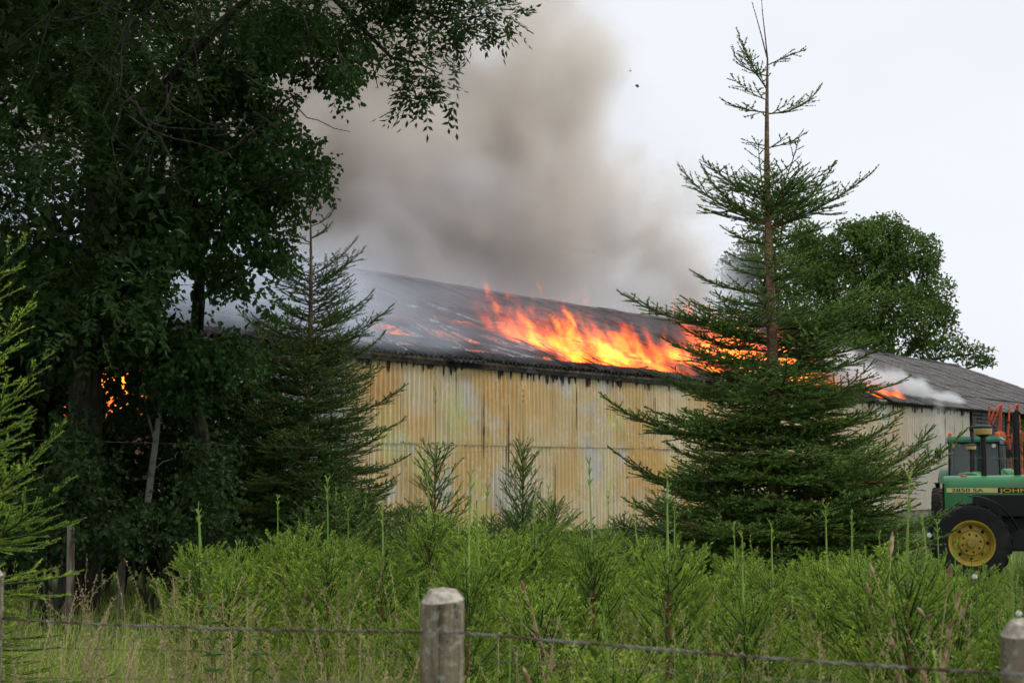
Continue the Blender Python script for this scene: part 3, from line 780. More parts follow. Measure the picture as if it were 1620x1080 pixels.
# individuals that stand out against the wall
dk1 = young(201, 2.35, .62, .50, m_nd, 130, .010, .020, 'young_spruce', nb=5); dk1.location = (gx(827, 14.5), 14.5, 0); dk1.rotation_euler.z = .6
dk1.scale = (.86, .86, 1.06)
tag(dk1, 'small dark spruce with thin bare leader before the middle of the yellow wall', 'young spruce')
dk2 = young(202, 2.3, .55, .42, m_nd, 150, .009, .020, 'young_spruce', nb=4); dk2.location = (gx(686, 10.5), 10.5, 0); dk2.rotation_euler = (.02, .035, 1.9); dk2.scale = (.9, .9, 1)
tag(dk2, 'slender open whorled young spruce before the wall, beside the long leader spruce', 'young spruce')
for (px, Yd, k, sc, lb) in [(742, 6.0, 2, 1.05, 'young spruce with thick leader rising straight above the front wooden post'),
                            (1055, 6.4, 0, 1.16, 'young spruce with knobbly leader at the lower left of the large spruce'),
                            (520, 7.6, 2, 1.03, 'young spruce with tall green leader in front of the left spruce'),
                            (938, 7.2, 2, 1.09, 'young spruce with branching leader tip, right of the small dark spruce'),
                            (1432, 5.4, 0, 1.16, 'young spruce with pale leader crossing the right side of the large spruce'),
                            (1508, 6.3, 1, 1.06, 'young spruce leader standing before the tractor front wheel'), (1592, 5.6, 4, 1.0, 'young spruce leader in front of the lettered tractor, near the frame edge'), (1175, 6.2, 4, 1.05, 'young spruce leader before the dark foot of the large spruce')]:
    o = clone(kinds[k]); o.location = (gx(px, Yd), Yd, 0); o.scale = (sc * .85, sc * .85, sc); o.rotation_euler = (0, 0, yr.uniform(0, 6.28)); tag(o, lb, 'young spruce')
o = clone(dk1); o.location = (gx(1640, 40), 40, 0); o.scale = (2, 2, 1.9); tag(o, 'bright conifer behind the red hay machine at the right edge', 'spruce tree')

# ------------------------------------------------------------------ broadleaf trees
def leaf_faces(P, A, N, L, Wd, g):
    """folded pointed leaves: base P, axis A, normal N"""
    A = nrm(A); B = nrm(np.cross(N, A)); Nn = np.cross(A, B); n = len(P)
    L = np.broadcast_to(L, (n,))[:, None]; Wd = np.broadcast_to(Wd, (n,))[:, None]
    mid = P + A * L * .45
    V = np.stack([P, mid + B * Wd * .5 + Nn * Wd * .18, P + A * L - Nn * L * .12, mid - B * Wd * .5 + Nn * Wd * .18], 1).reshape(-1, 3)
    b = np.arange(n)[:, None] * 4
    F = np.concatenate([b + np.array([[0, 1, 2]]), b + np.array([[0, 2, 3]])])
    return V, F
def blobs_points(blobs, dens, g, hollow=.0):
    Ps = []; Cs = []
    for (c, r, q) in blobs:
        n = int(dens * q * 4.19 * r[0] * r[1] * r[2])
        d = nrm(g.normal(size=(n, 3))); rr = (hollow + (1 - hollow) * g.random(n)) ** (1 / 2.4)
        Ps.append(np.array(c) + d * rr[:, None] * np.array(r)); Cs.append(d)
    return np.concatenate(Ps), np.concatenate(Cs)
def crown(name, blobs, dens, kind, size, mat, parent, seed, clump=1.6, thr=.47, cfreq=2.0):
    from mathutils import noise as mn
    g = np.random.default_rng(seed); P, C = blobs_points(blobs, dens, g)
    # keep only where a coarse noise is high: clumps and gaps
    if thr > 0:
        v = np.array([mn.noise(Vector(p) * cfreq) for p in P]) * .5 + .5
        keep = v + g.normal(0, .03, len(P)) > thr - .02; P = P[keep]; C = C[keep]; v = v[keep]
    if name != 'far':                                          # a gap in the leaves towards the fire in the gable
        for (gx_, gy_, gr_) in ((300, 465, 38), (272, 500, 28), (330, 515, 34), (388, 500, 36), (410, 530, 26), (288, 436, 22), (355, 490, 24), (152, 600, 10), (163, 615, 6), (206, 655, 5), (150, 655, 4), (112, 645, 3), (198, 797, 4), (165, 568, 6)):
            d_ = np.array(at(gx_, gy_, 10)) - np.array([0, 0, HC]); d_ /= np.linalg.norm(d_); rel = P - np.array([0, 0, HC]); al_ = rel @ d_
            dist = np.linalg.norm(rel - al_[:, None] * d_, axis=1); k_ = (dist > gr_ / FPX * al_) | (g.random(len(P)) < (.06 if gr_ < 12 else .09)); P = P[k_]; C = C[k_]
    n = len(P)
    if kind == 'ash':          # compound leaf: leaflets in pairs along a stalk
        D = nrm(C * .6 + g.normal(size=(n, 3)) * .5 + np.array([0, 0, -.45])); Sd = nrm(np.cross(D, np.array([[0, 0, 1.]])) + g.normal(size=(n, 3)) * .25)
        Ls = size * 3.4 * (.8 + .4 * g.random(n)); V = []; 
        Pp = []; Aa = []; Nn = []; T = []; tint = g.random(n)
        for k in range(7):
            u = (k // 2 + 1) / 4.0 if k < 6 else 1.0; sg = (1 if k % 2 else -1) if k < 6 else 0
            Pp.append(P + D * (Ls * u)[:, None] + np.array([0, 0, -.02]) * u); Aa.append(nrm(D * (.55 if sg else 1) + Sd * sg * .9 + np.array([0, 0, -.25]))); Nn.append(np.cross(D, Sd) + g.normal(size=(n, 3)) * .25); T.append(tint)
        V, F = leaf_faces(np.concatenate(Pp), np.concatenate(Aa), np.concatenate(Nn), size * (.8 + .5 * g.random(n * 7)), size * .42, g); tint = np.repeat(np.concatenate(T), 4)
        k0 = len(V); Vw, Fw, Tw = prisms(P, P + D * Ls[:, None], np.full(n, .0016), np.full(n, .001), np.zeros(n))
        V = np.concatenate([V, Vw]); tint = np.concatenate([tint, Tw * 0 + .3]); return put(name, mesh_np(name, V, [F, Fw + k0], [mat], None, tint), parent)
    if kind == 'round':        # short twig with rounded leaves round it
        m = 6; i = np.repeat(np.arange(n), m); D = nrm(C * .7 + g.normal(size=(n, 3)) * .6 + np.array([0, 0, -.2]))
        u = g.random(n * m) * size * 3.2; Pp = P[i] + D[i] * u[:, None] + g.normal(size=(n * m, 3)) * size * .35
        Aa = nrm(D[i] * .5 + g.normal(size=(n * m, 3)) * .6 + np.array([0, 0, -.7])); Nn = nrm(g.normal(size=(n * m, 3)) * .7 + np.array([0.2, -.5, .7]))
        V, F = leaf_faces(Pp, Aa, Nn, size * (.7 + .6 * g.random(n * m)), size * .86, g); tint = np.repeat(g.random(n)[i] * .6 + g.random(n * m) * .4, 4)
        return put(name, mesh_np(name, V, F, [mat], None, tint), parent)
    Aa = nrm(g.normal(size=(n, 3)) + C * .4); Nn = nrm(g.normal(size=(n, 3)) * .6 + C * .4 + np.array([0, 0, .6]))
    V, F = leaf_faces(P, Aa, Nn, size * (.6 + .8 * g.random(n)), size * .7, g)
    return put(name, mesh_np(name, V, F, [mat], None, np.repeat(g.random(n), 4)), parent)
def leafmat(name, a, b, tr=.3, rough=.5):
    return M(name, a, max(rough, .55), spec=.16, fn=lambda: mixc(attr('tint') * .6 + noise(wpos(), 1.1, 3).ramp(.35, .65) * .4, a, b), trans=tr)
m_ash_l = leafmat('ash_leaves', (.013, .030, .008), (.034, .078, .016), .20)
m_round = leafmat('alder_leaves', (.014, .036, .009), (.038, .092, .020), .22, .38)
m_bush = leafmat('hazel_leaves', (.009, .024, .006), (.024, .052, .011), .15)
m_far = leafmat('oak_leaves', (.048, .090, .02), (.13, .20, .045), .25)
m_bk = M('dark_bark', (.05, .045, .035), .95, fn=lambda: mixc(noise(vmul(wpos(), (6, 6, 1)), 3, 4).ramp(.4, .65), (.018, .016, .012), (.05, .044, .032)), bump=lambda: (noise(vmul(wpos(), (5, 5, 1)), 8, 4), .8, .03))
m_pale = M('pale_bark', (.24, .24, .21), .85, fn=lambda: mixc(noise(wpos(), 9, 4).ramp(.45, .65), (.24, .25, .21), (.11, .12, .08)))
def limb(mb, p, q, r0, r1, g, sag=.0, n=6, wob=.06, sides=6):
    p, q = Vector(p), Vector(q); L = (q - p).length; pts = []
    for i in range(n + 1):
        u = i / n; w_ = p.lerp(q, u); w_.z += sag * math.sin(u * math.pi) * L
        if 0 < i < n: w_ += Vector((g.normal(), g.normal(), g.normal())) * wob * L * .3
        pts.append(w_)
    mb.tube(pts, [r0 + (r1 - r0) * i / n for i in range(n + 1)], sides); return pts
def B(px, py, Yd, rx, rz=None, ry=None, q=1.0):
    """ellipsoid given by where it is seen; radii in photo pixels for x and z, metres for depth"""
    k = FPX / Yd; rz = rz or rx
    return (tuple(at(px, py, Yd)), (rx / k, ry if ry else rx / k * .9, rz / k), q)
# ash tree, left; its low boughs reach over the middle of the picture
ga = np.random.default_rng(50)
ash = empty('ash_tree', (gx(128, 17), 17, 0)); tag(ash, 'dark ash tree filling the left of the photo, long bough reaching right over the smoke', 'ash tree')
ax = gx(128, 17); tb = MB()
tb.tube([(ax, 17, -.05), (ax + .05, 17, 1.2), (ax + .02, 17, 3.0), (ax + .15, 17, 5.0), (ax + .1, 17.2, 7.5), (ax + .3, 17.3, 10.5)], [.27, .21, .19, .17, .14, .05], 12)
lm = [((ax + .1, 17, 4.2), at(300, 60, 15.5), .09), ((ax + .1, 17, 5.2), at(470, -60, 14.5), .10), ((ax + .1, 17, 3.6), at(20, 250, 15), .08), ((ax, 17, 3.2), at(330, 330, 16), .06), ((ax, 17.1, 6.0), at(60, -200, 15), .09), ((ax, 17.1, 6.6), at(250, -300, 14), .09)]
ends = []
for a, b, r in lm: ends.append(limb(tb, a, b, r, .03, ga, .04, 6, .05, 7))
bough = [tuple(at(*q)) for q in ((470, -60, 14.5), (545, 15, 14.2), (590, 62, 14.0), (620, 92, 13.9), (660, 100, 13.8), (700, 118, 13.7))]
tb.tube(bough, [.035, .028, .022, .018, .012, .006], 6)
for pts, r in (([(480, -70, 14.4), (560, -10, 14.1), (640, 10, 13.9), (700, 30, 13.7), (780, 25, 13.5)], .022), ([(545, 15, 14.2), (585, 85, 14.2), (598, 140, 14.1), (592, 138, 14.1)], .010), ([(590, 62, 14), (625, 50, 14), (665, 60, 13.9)], .009),
               ([(520, -30, 14.3), (560, 40, 14.4), (590, 100, 14.3), (640, 130, 14.1)], .012), ([(640, 10, 13.9), (670, 40, 13.9), (690, 60, 13.8)], .009), ([(470, -60, 14.5), (450, 20, 14.6), (455, 80, 14.7)], .010), ([(600, -40, 14.0), (600, 20, 14.0), (560, 60, 14.1)], .009)):
    P_ = [tuple(at(*q)) for q in pts]; tb.tube(P_, [r * (1 - .75 * i / (len(P_) - 1)) for i in range(len(P_))], 5)
# bare hanging twigs in the gloom
for k in range(26):
    px = ga.uniform(60, 420); py = ga.uniform(-60, 220); Yd = ga.uniform(12.6, 13.4); p = at(px, py, Yd); pts = [p]; d = Vector((ga.normal(.15, .4), 0, -.6))
    for j in range(7):
        d += Vector((ga.normal(.05, .25), ga.normal(0, .1), ga.normal(0, .22))); p = p + d.normalized() * ga.uniform(.1, .2); pts.append(p)
    tb.tube(pts, [.010 - .001 * j for j in range(len(pts))], 4)
tb.build('trunk', m_bk, ash, smooth=True).matrix_parent_inverse = ash.matrix_basis.inverted()
ab = []
for _ in range(120):
    px = ga.uniform(-260, 400); py = ga.uniform(-330, 590)
    if px > 260 and py > 130: continue
    Yd = ga.uniform(13.2, 19.5); r = ga.uniform(55, 105); ab.append(B(px, py, Yd, r, r * .8))
for _ in range(45):                                             # the crown goes on above and behind
    ab.append(((ga.uniform(-9, 2.0), ga.uniform(11, 20), ga.uniform(7.8, 12)), (1.1, 1.1, .8), .3))
for _ in range(26):                                             # unseen boughs added overhead to keep sky light off the left trees
    yy = ga.uniform(9.5, 14); ab.append(((ga.uniform(-8, -1.2), yy, ga.uniform(2.9, 5.0) + .40 * yy), (1.3, 1.3, .6), .3))
for (px, py, r, rz) in [(430, 0, 70, 60), (500, 10, 60, 40), (650, -10, 60, 38), (720, 20, 52, 32), (775, 15, 42, 28), (812, 20, 20, 22), (690, 40, 34, 24), (640, 70, 34, 26), (672, 98, 34, 24), (655, 132, 36, 20), (700, 138, 38, 20), (725, 125, 24, 22), (640, 155, 18, 12), (600, -20, 60, 40), (560, 20, 26, 24), (625, 45, 26, 14), (675, 158, 14, 10), (560, -60, 80, 50), (700, -50, 90, 45)]:
    ab.append(B(px, py, 13.9, r, rz, .45, 1.7))
nb_ = 19; o = crown('bough_foliage', ab[-nb_:], 330, 'ash', .080, m_ash_l, ash, 58, thr=.42, cfreq=2.4); o.matrix_parent_inverse = ash.matrix_basis.inverted()
ab = ab[:-nb_]
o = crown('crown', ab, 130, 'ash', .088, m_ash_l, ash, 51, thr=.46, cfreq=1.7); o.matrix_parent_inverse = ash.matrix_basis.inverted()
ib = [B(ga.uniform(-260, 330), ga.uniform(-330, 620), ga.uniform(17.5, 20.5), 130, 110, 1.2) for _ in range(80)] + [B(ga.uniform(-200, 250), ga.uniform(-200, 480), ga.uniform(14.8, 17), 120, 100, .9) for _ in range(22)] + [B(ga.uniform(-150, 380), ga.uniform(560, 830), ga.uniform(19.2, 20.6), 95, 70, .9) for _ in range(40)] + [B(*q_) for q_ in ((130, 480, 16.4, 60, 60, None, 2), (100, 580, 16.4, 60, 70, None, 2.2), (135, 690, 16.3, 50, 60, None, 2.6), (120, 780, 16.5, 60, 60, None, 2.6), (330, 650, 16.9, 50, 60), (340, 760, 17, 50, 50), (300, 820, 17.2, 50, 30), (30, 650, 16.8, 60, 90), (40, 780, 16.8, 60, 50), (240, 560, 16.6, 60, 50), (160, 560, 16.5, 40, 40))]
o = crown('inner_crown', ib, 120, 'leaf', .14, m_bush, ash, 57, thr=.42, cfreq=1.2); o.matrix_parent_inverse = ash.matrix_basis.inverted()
# round-leaved tree before it
al = empty('alder_tree', (gx(330, 18), 18, 0)); tag(al, 'round leaved alder in front of the left end of the barn', 'alder tree')
aw = MB(); x0 = gx(330, 18)
aw.tube([(x0, 18, -.05), (x0 + .1, 17.8, 1.4), (x0 - .1, 17.4, 2.8)] + [tuple(at(318, 420, 17)), tuple(at(300, 260, 16.5)), tuple(at(360, 40, 16)), tuple(at(380, -200, 16))], [.10, .09, .08, .065, .055, .04, .02], 8)
for pts, r in (([(318, 520, 17.2), (322, 470, 16.8), (345, 452, 16.6), (372, 440, 16.5), (400, 420, 16.4)], .035), ([(300, 300, 16.5), (380, 230, 16), (450, 160, 15.6), (470, 150, 15.6)], .03), ([(310, 330, 16.6), (400, 300, 16), (470, 270, 15.6), (500, 280, 15.5)], .025),
               ([(360, 60, 16), (450, 60, 15.6), (530, 60, 15.3), (545, 120, 15.3)], .03), ([(300, 260, 16.5), (240, 200, 16)], .03), ([(440, 175, 15.5), (460, 165, 15.5), (478, 160, 15.5), (492, 154, 15.5)], .010), ([(460, 165, 15.5), (468, 155, 15.5), (473, 152, 15.5)], .006), ([(226, 448, 16.8), (270, 452, 16.8), (305, 450, 16.8)], .012)):
    P_ = [tuple(at(*q)) for q in pts]; aw.tube(P_, [r * (1 - .8 * i / (len(P_) - 1)) for i in range(len(P_))], 5)
aw.build('trunk', m_bk, al, smooth=True).matrix_parent_inverse = al.matrix_basis.inverted()
bl = []
for (px, py, rx, rz, q) in [(440, 130, 26, 40, 1), (425, 60, 50, 50, 1), (480, 60, 50, 45, 1.2), (530, 85, 42, 38, 1.2), (545, 130, 14, 28, 1.5), (560, 90, 32, 28, 1), (500, 110, 24, 18, 1), (400, 200, 55, 60, 1), (450, 250, 45, 50, 1.1), (490, 290, 28, 30, 1.3), (500, 250, 14, 20, 1), (440, 320, 50, 45, 1.1), (400, 380, 55, 40, 1.1),
                            (440, 400, 24, 26, 1.2), (350, 300, 70, 90, .9), (330, 180, 80, 80, .9), (290, 400, 50, 34, 1), (330, 400, 50, 28, 1), (360, 460, 34, 18, 1.0), (310, 500, 22, 34, .9), (345, 500, 20, 20, .7), (310, 470, 24, 12, .7), (395, 480, 22, 24, .7), (400, 540, 40, 22, 1), (340, 560, 60, 32, 1.1), (275, 540, 50, 40, 1.1), (240, 440, 34, 60, 1), (230, 330, 60, 70, .9), (200, 520, 60, 50, 1), (392, 575, 22, 26, 1), (300, 600, 60, 40, 1), (350, 100, 70, 60, .9), (430, 480, 12, 20, .8)]:
    bl.append(B(px, py, 16.0 + (hash((px, py)) % 100) / 90, rx, rz, .55, q * 1.3))
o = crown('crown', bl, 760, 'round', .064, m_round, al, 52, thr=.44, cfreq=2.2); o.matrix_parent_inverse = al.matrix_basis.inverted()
# thin pale stem with its own dark crown
sp = empty('slender_tree', (gx(226, 18), 18, 0)); tag(sp, 'slender tree with pale smooth stem under the dark crowns, left of the left spruce', 'tree')
q = MB(); q.tube([tuple(at(*c)) for c in ((226, 890, 18), (229, 830, 18), (238, 760, 18), (246, 700, 18), (256, 620, 18), (262, 520, 18))], [.05, .045, .042, .038, .03, .015], 8)
q.tube([tuple(at(*c)) for c in ((246, 700, 18), (232, 650, 18), (225, 600, 18))], [.02, .014, .008], 5); q.tube([tuple(at(*c)) for c in ((240, 745, 18), (258, 730, 18), (275, 725, 18))], [.010, .007, .004], 4)
q.build('trunk', m_pale, sp, smooth=True).matrix_parent_inverse = sp.matrix_basis.inverted()
o = crown('crown', [B(px, py, Yd, rx, rz, .6) for (px, py, Yd, rx, rz) in [(190, 600, 18, 46, 60), (250, 590, 18, 60, 50), (310, 640, 18.4, 60, 50), (340, 600, 18.6, 50, 40), (215, 650, 18.8, 30, 40), (370, 700, 18.6, 40, 50), (280, 680, 18.7, 40, 40), (320, 740, 18.8, 40, 30)]], 480, 'round', .065, m_bush, sp, 53, thr=.42)
o.matrix_parent_inverse = sp.matrix_basis.inverted()
# understorey bushes
BLs = ['leafy undergrowth in front of the ash trunk foot', 'low leafy undergrowth before the pale stem', 'dark leafy bush at the foot of the ash trunk, by the left wooden stakes', 'dark bush below the fire glow seen between the trees', 'low dark bush right of the slender pale stem', 'dark shrub behind the near spruce at the left edge', 'tall dark shrub between the ash trunk and the left edge', 'leafy shrub behind the left spruce foot']
for j, (bb, lb) in enumerate(zip([[(95, 800, 15.9, 55, 45), (140, 770, 15.8, 45, 50), (170, 835, 15.7, 60, 35), (120, 700, 16.2, 32, 60), (60, 850, 15.7, 60, 30)], [(250, 835, 15.8, 60, 34), (310, 820, 15.7, 55, 45), (350, 850, 15.6, 60, 30), (330, 750, 16.2, 36, 60), (205, 850, 15.6, 40, 26)], [(150, 790, 18.8, 60, 60), (110, 730, 19, 50, 60), (150, 850, 18.4, 60, 40)], [(200, 800, 19.4, 30, 50), (160, 720, 19.6, 30, 40), (215, 870, 19, 50, 30)], [(300, 800, 19.2, 60, 60), (350, 770, 19.5, 50, 70), (280, 870, 19, 60, 30), (255, 745, 19.8, 30, 40)], [(20, 780, 18.5, 70, 80), (-30, 700, 18.5, 70, 80), (60, 850, 18, 70, 40)], [(30, 620, 19, 70, 80), (80, 560, 19, 60, 60), (-50, 560, 19, 80, 80), (100, 660, 19.5, 40, 50)], [(400, 800, 22, 60, 60), (420, 720, 22.4, 50, 50), (370, 850, 21.8, 70, 40), (340, 700, 21, 60, 60), (400, 640, 21, 50, 50), (430, 780, 21, 60, 50)]], BLs)):
    c0 = bb[0]; e = empty('bush', (gx(c0[0], c0[2]), c0[2], 0)); tag(e, lb, 'bush', 'bushes under the left trees')
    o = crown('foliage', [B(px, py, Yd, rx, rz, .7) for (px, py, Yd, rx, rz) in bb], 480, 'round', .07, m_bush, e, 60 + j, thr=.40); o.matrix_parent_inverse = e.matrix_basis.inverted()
    q = MB()
    for k in range(6):
        limb(q, (gx(c0[0], c0[2]) + ga.normal(0, .1), c0[2] + ga.normal(0, .1), 0), tuple(at(c0[0] + ga.normal(0, 40), c0[1] - 40, c0[2])), .022, .006, ga, 0, 5, .08, 5)
    o = q.build('stems', m_bk, e); o.name = 'stem'; o.matrix_parent_inverse = e.matrix_basis.inverted()
# far broadleaf trees behind the right end of the barn
def far_tree(name, label, px, Yd, blobs, dens, size, seed, mat=m_far, thr=.47):
    e = empty(name, (gx(px, Yd), Yd, 0)); tag(e, label, 'tree'); g = np.random.default_rng(seed); q = MB(); X = gx(px, Yd)
    q.tube([(X, Yd, 0), (X + .2, Yd, 4), (X, Yd, 9), (X + .3, Yd, 14)], [.55, .42, .3, .1], 10)
    bs_ = [B(*b_) for b_ in blobs]
    for (c, r, _q) in bs_: limb(q, (X, Yd, min(c[2] - 1, g.uniform(4, 9)) if c[2] > 6 else 3.), c, .2, .05, g, .05, 5, .06, 5)
    q.build('trunk', m_bk, e, smooth=True).matrix_parent_inverse = e.matrix_basis.inverted()
    o = crown('crown', bs_, dens, 'leaf', size, mat, e, seed, thr=thr, cfreq=.75); o.matrix_parent_inverse = e.matrix_basis.inverted()
far_tree('oak_tree', 'big green oak behind the barn roof, right of the large spruce', 1350, 92, [(1380, 400, 92, 70, 60, 3), (1430, 420, 92, 55, 55, 3), (1350, 370, 92, 40, 30, 2.5), (1400, 360, 92, 36, 24, 2), (1465, 400, 91, 26, 30, 1.8), (1470, 470, 91, 42, 44, 2.5), (1420, 500, 90, 70, 55, 3), (1340, 480, 92, 70, 70, 3), (1350, 560, 90, 90, 40, 3), (1480, 540, 90, 50, 32, 2.5), (1540, 560, 90, 36, 20, 1.6), (1500, 500, 90, 16, 20, 1.4), (1300, 420, 93, 50, 50, 3), (1270, 380, 93, 36, 36, 2), (1440, 380, 92, 24, 22, 1.5), (1562, 572, 90, 16, 10, 1)], 95, .23, 70)
far_tree('round_tree', 'hazy blue looking tree behind the large spruce, half hidden in smoke', 1215, 100, [(1215, 350, 100, 34, 40, 2.2), (1200, 420, 100, 55, 50, 2.8), (1170, 430, 100, 38, 40, 2), (1200, 500, 99, 66, 50, 3), (1260, 440, 99, 50, 60, 3), (1250, 520, 98, 60, 40, 3), (1240, 320, 100, 24, 18, 1.5)], 70, .25, 71)
# ------------------------------------------------------------------ grass, weeds, front fence, rear stakes, wires
def grass_np(name, P, H, mat, seed, wid=.006, bend=.35, nseg=3, label=None, cat='grass'):
    g = np.random.default_rng(seed); n = len(P); az = g.random(n) * 6.283; D = np.stack([np.cos(az), np.sin(az), np.zeros(n)], 1)
    Sd = np.stack([-np.sin(az + .6), np.cos(az + .6), np.zeros(n)], 1); bd = bend * (.3 + g.random(n) * 1.3); rows = []
    for i in range(nseg + 1):
        u = i / nseg; c = P + D * (H * bd * u ** 2)[:, None] + np.array([[0, 0, 1.]]) * (H * u * (1 - .35 * bd * u))[:, None]
        ww = wid * (1 - u ** 1.6) * (.7 + .6 * g.random(n))
        if i < nseg: rows += [c - Sd * ww[:, None] * .5, c + Sd * ww[:, None] * .5]
        else: rows.append(c)
    V = np.stack(rows, 1).reshape(-1, 3); k = 2 * nseg + 1; b = np.arange(n)[:, None] * k; F = []
    for i in range(nseg - 1): F.append(b + np.array([[2 * i, 2 * i + 1, 2 * i + 3]])); F.append(b + np.array([[2 * i, 2 * i + 3, 2 * i + 2]]))
    F.append(b + np.array([[2 * nseg - 2, 2 * nseg - 1, 2 * nseg]]))
    o = put(name, mesh_np(name, V, np.concatenate(F), [mat], None, np.repeat(g.random(n), k)))
    return tag(o, label, cat, kind='stuff')
def field(n, y0, y1, pl, pr, g, p=1.6, dens=None):
    """points on the ground between two image columns"""
    Y = y0 + (y1 - y0) * g.random(n) ** p; px = pl + (pr - pl) * g.random(n)
    X = (px - 810) / FPX * Y
    return np.stack([X, Y, np.zeros(n)], 1)
g3 = np.random.default_rng(77)
m_gr = M('grass_blades', (.06, .12, .03), .55, spec=.35, fn=lambda: mixc(attr('tint'), (.17, .25, .03), (.42, .46, .10)), trans=.3)
m_gr2 = M('dry_grass', (.35, .28, .14), .8, fn=lambda: mixc(attr('tint'), (.30, .24, .10), (.42, .33, .19)), trans=.2)
P = field(26000, 9, 34, -60, 1700, g3, 1.2); grass_np('grass', P, .16 + .22 * g3.random(len(P)), m_gr, 1, .010, .5, 2, 'short green meadow grass round the trees and the barn')
P = field(22000, 3.2, 9.5, -60, 700, g3, 1.3); grass_np('tall_grass', P, .35 + .55 * g3.random(len(P)), m_gr, 2, .0095, .5, 3, 'tall green grass on the left behind the wire fence')
P = field(21000, 3.2, 9.5, 500, 1700, g3, 1.3); grass_np('undergrowth', P, .45 + .72 * g3.random(len(P)) ** 1.6, m_gr, 3, .009, .5, 3, 'green grass between the young spruces')
# dry seed heads arching over
def seed_grass(n, pl, pr, y0, y1, h0, h1, seed, label):
    g = np.random.default_rng(seed); P = field(n, y0, y1, pl, pr, g, 1.0); A = []; Bp = []; r = []; T = []; LP = []; LA = []; LN = []; LL = []
    for p in P:
        h = g.uniform(h0, h1); az = g.random() * 6.28; d = np.array([math.cos(az), math.sin(az), 0]); bend = g.uniform(.1, .6); q = p.copy(); dr = np.array([0, 0, 1.0]) + d * .05
        N = 10; st = h / N; t = g.random()
        for i in range(N):
            dr = dr + d * bend * (.02 + .42 * (i / N) ** 3) - np.array([0, 0, 1]) * bend * .5 * (i / N) ** 3; dr /= np.linalg.norm(dr)
            q2 = q + dr * st; A.append(q); Bp.append(q2); r.append(.0022 - .00012 * i); T.append(t)
            if i >= N - 3:
                m = 14
                for k in range(m):
                    b = q + dr * st * k / m; sp_ = .022 * (1.2 - (i - (N - 3) + k / m) / 3)
                    a = dr * .8 + g.normal(size=3) * .5 - np.array([0, 0, .3]); LP.append(b + g.normal(size=3) * sp_ * .35); LA.append(a); LN.append(g.normal(size=3)); LL.append(g.uniform(.008, .016))
            q = q2
    A = np.array(A); Bp = np.array(Bp); V, F, Tn = prisms(A, Bp, np.array(r), np.array(r), np.array(T))
    V2, F2 = leaf_faces(np.array(LP), np.array(LA), np.array(LN), np.array(LL), .0062, g)
    o = put('seed_grass', mesh_np('seed_grass', np.concatenate([V, V2]), [F, F2 + len(V)], [m_gr2], None, np.concatenate([Tn, np.full(len(V2), .7)])))
    tag(o, label, 'grass', kind='stuff')
seed_grass(330, 30, 640, 3.6, 8.0, .70, 1.30, 5, 'dry tan seed heads arching over the green grass on the left')
seed_grass(260, 560, 1640, 3.6, 7.5, .8, 1.25, 6, 'dry grass stalks standing between the young spruces')
# leafy weeds (nettles) as plants of their own
m_net = leafmat('nettle_leaves', (.05, .12, .025), (.09, .18, .04), .25)
m_stem = M('weed_stem', (.12, .13, .05), .8)
def weed(px, Yd, h, label, seed, size=.05, dry=False):
    g = np.random.default_rng(seed); e = empty('nettle_plant', (gx(px, Yd), Yd, 0)); tag(e, label, 'weed'); mb = MB(); LP = []; LA = []; LN = []; LS = []
    for k in range(4):
        az = g.random() * 6.28; top = Vector((math.cos(az) * .1, math.sin(az) * .1, h * g.uniform(.75, 1))); base = Vector((g.normal(0, .04), g.normal(0, .04), 0)); pts = [base.lerp(top, i / 6) for i in range(7)]
        mb.tube(pts, [.004 - .0004 * i for i in range(7)], 5); s = .15
        while s < top.z:
            c = base.lerp(top, s / top.z); a0 = g.random() * 6.28
            for q in range(4):
                a = a0 + q * 1.57; LP.append(tuple(c)); LA.append((math.cos(a), math.sin(a), -.25 + .5 * s / h)); LN.append((0, 0, 1)); LS.append(size * (1.3 - .7 * s / h) * g.uniform(.8, 1.2))
            s += .055
    mb.build('stem', m_stem, e)
    V, F = leaf_faces(np.array(LP), np.array(LA), np.array(LN) + g.normal(size=(len(LP), 3)) * .2, np.array(LS) * 1.2, np.array(LS) * .6, g)
    put('foliage', mesh_np('foliage', V, F, [m_net], None, np.repeat(g.random(len(LP)), 4)), e)
for a in ((372, 5.2, 1.42, 'tall leafy nettle at the front left, tip reaching the dark spruce foot', 1), (300, 4.2, .95, 'leafy nettle near the wire, left of the wooden post', 2), (345, 3.9, .85, 'broad leaved weed close to the bottom left of the wooden post', 3), (420, 4.4, 1.05, 'leafy green weed between the nettle and the wooden post', 4), (1130, 3.9, .9, 'leafy weed at the bottom right of the wooden post', 5), (1500, 7.0, 1.28, 'leafy weed standing before the tractor front wheel', 6), (1585, 6.6, 1.18, 'leafy weed at the right edge, in front of the big black tyre', 7)):
    weed(*a[:4], a[4])
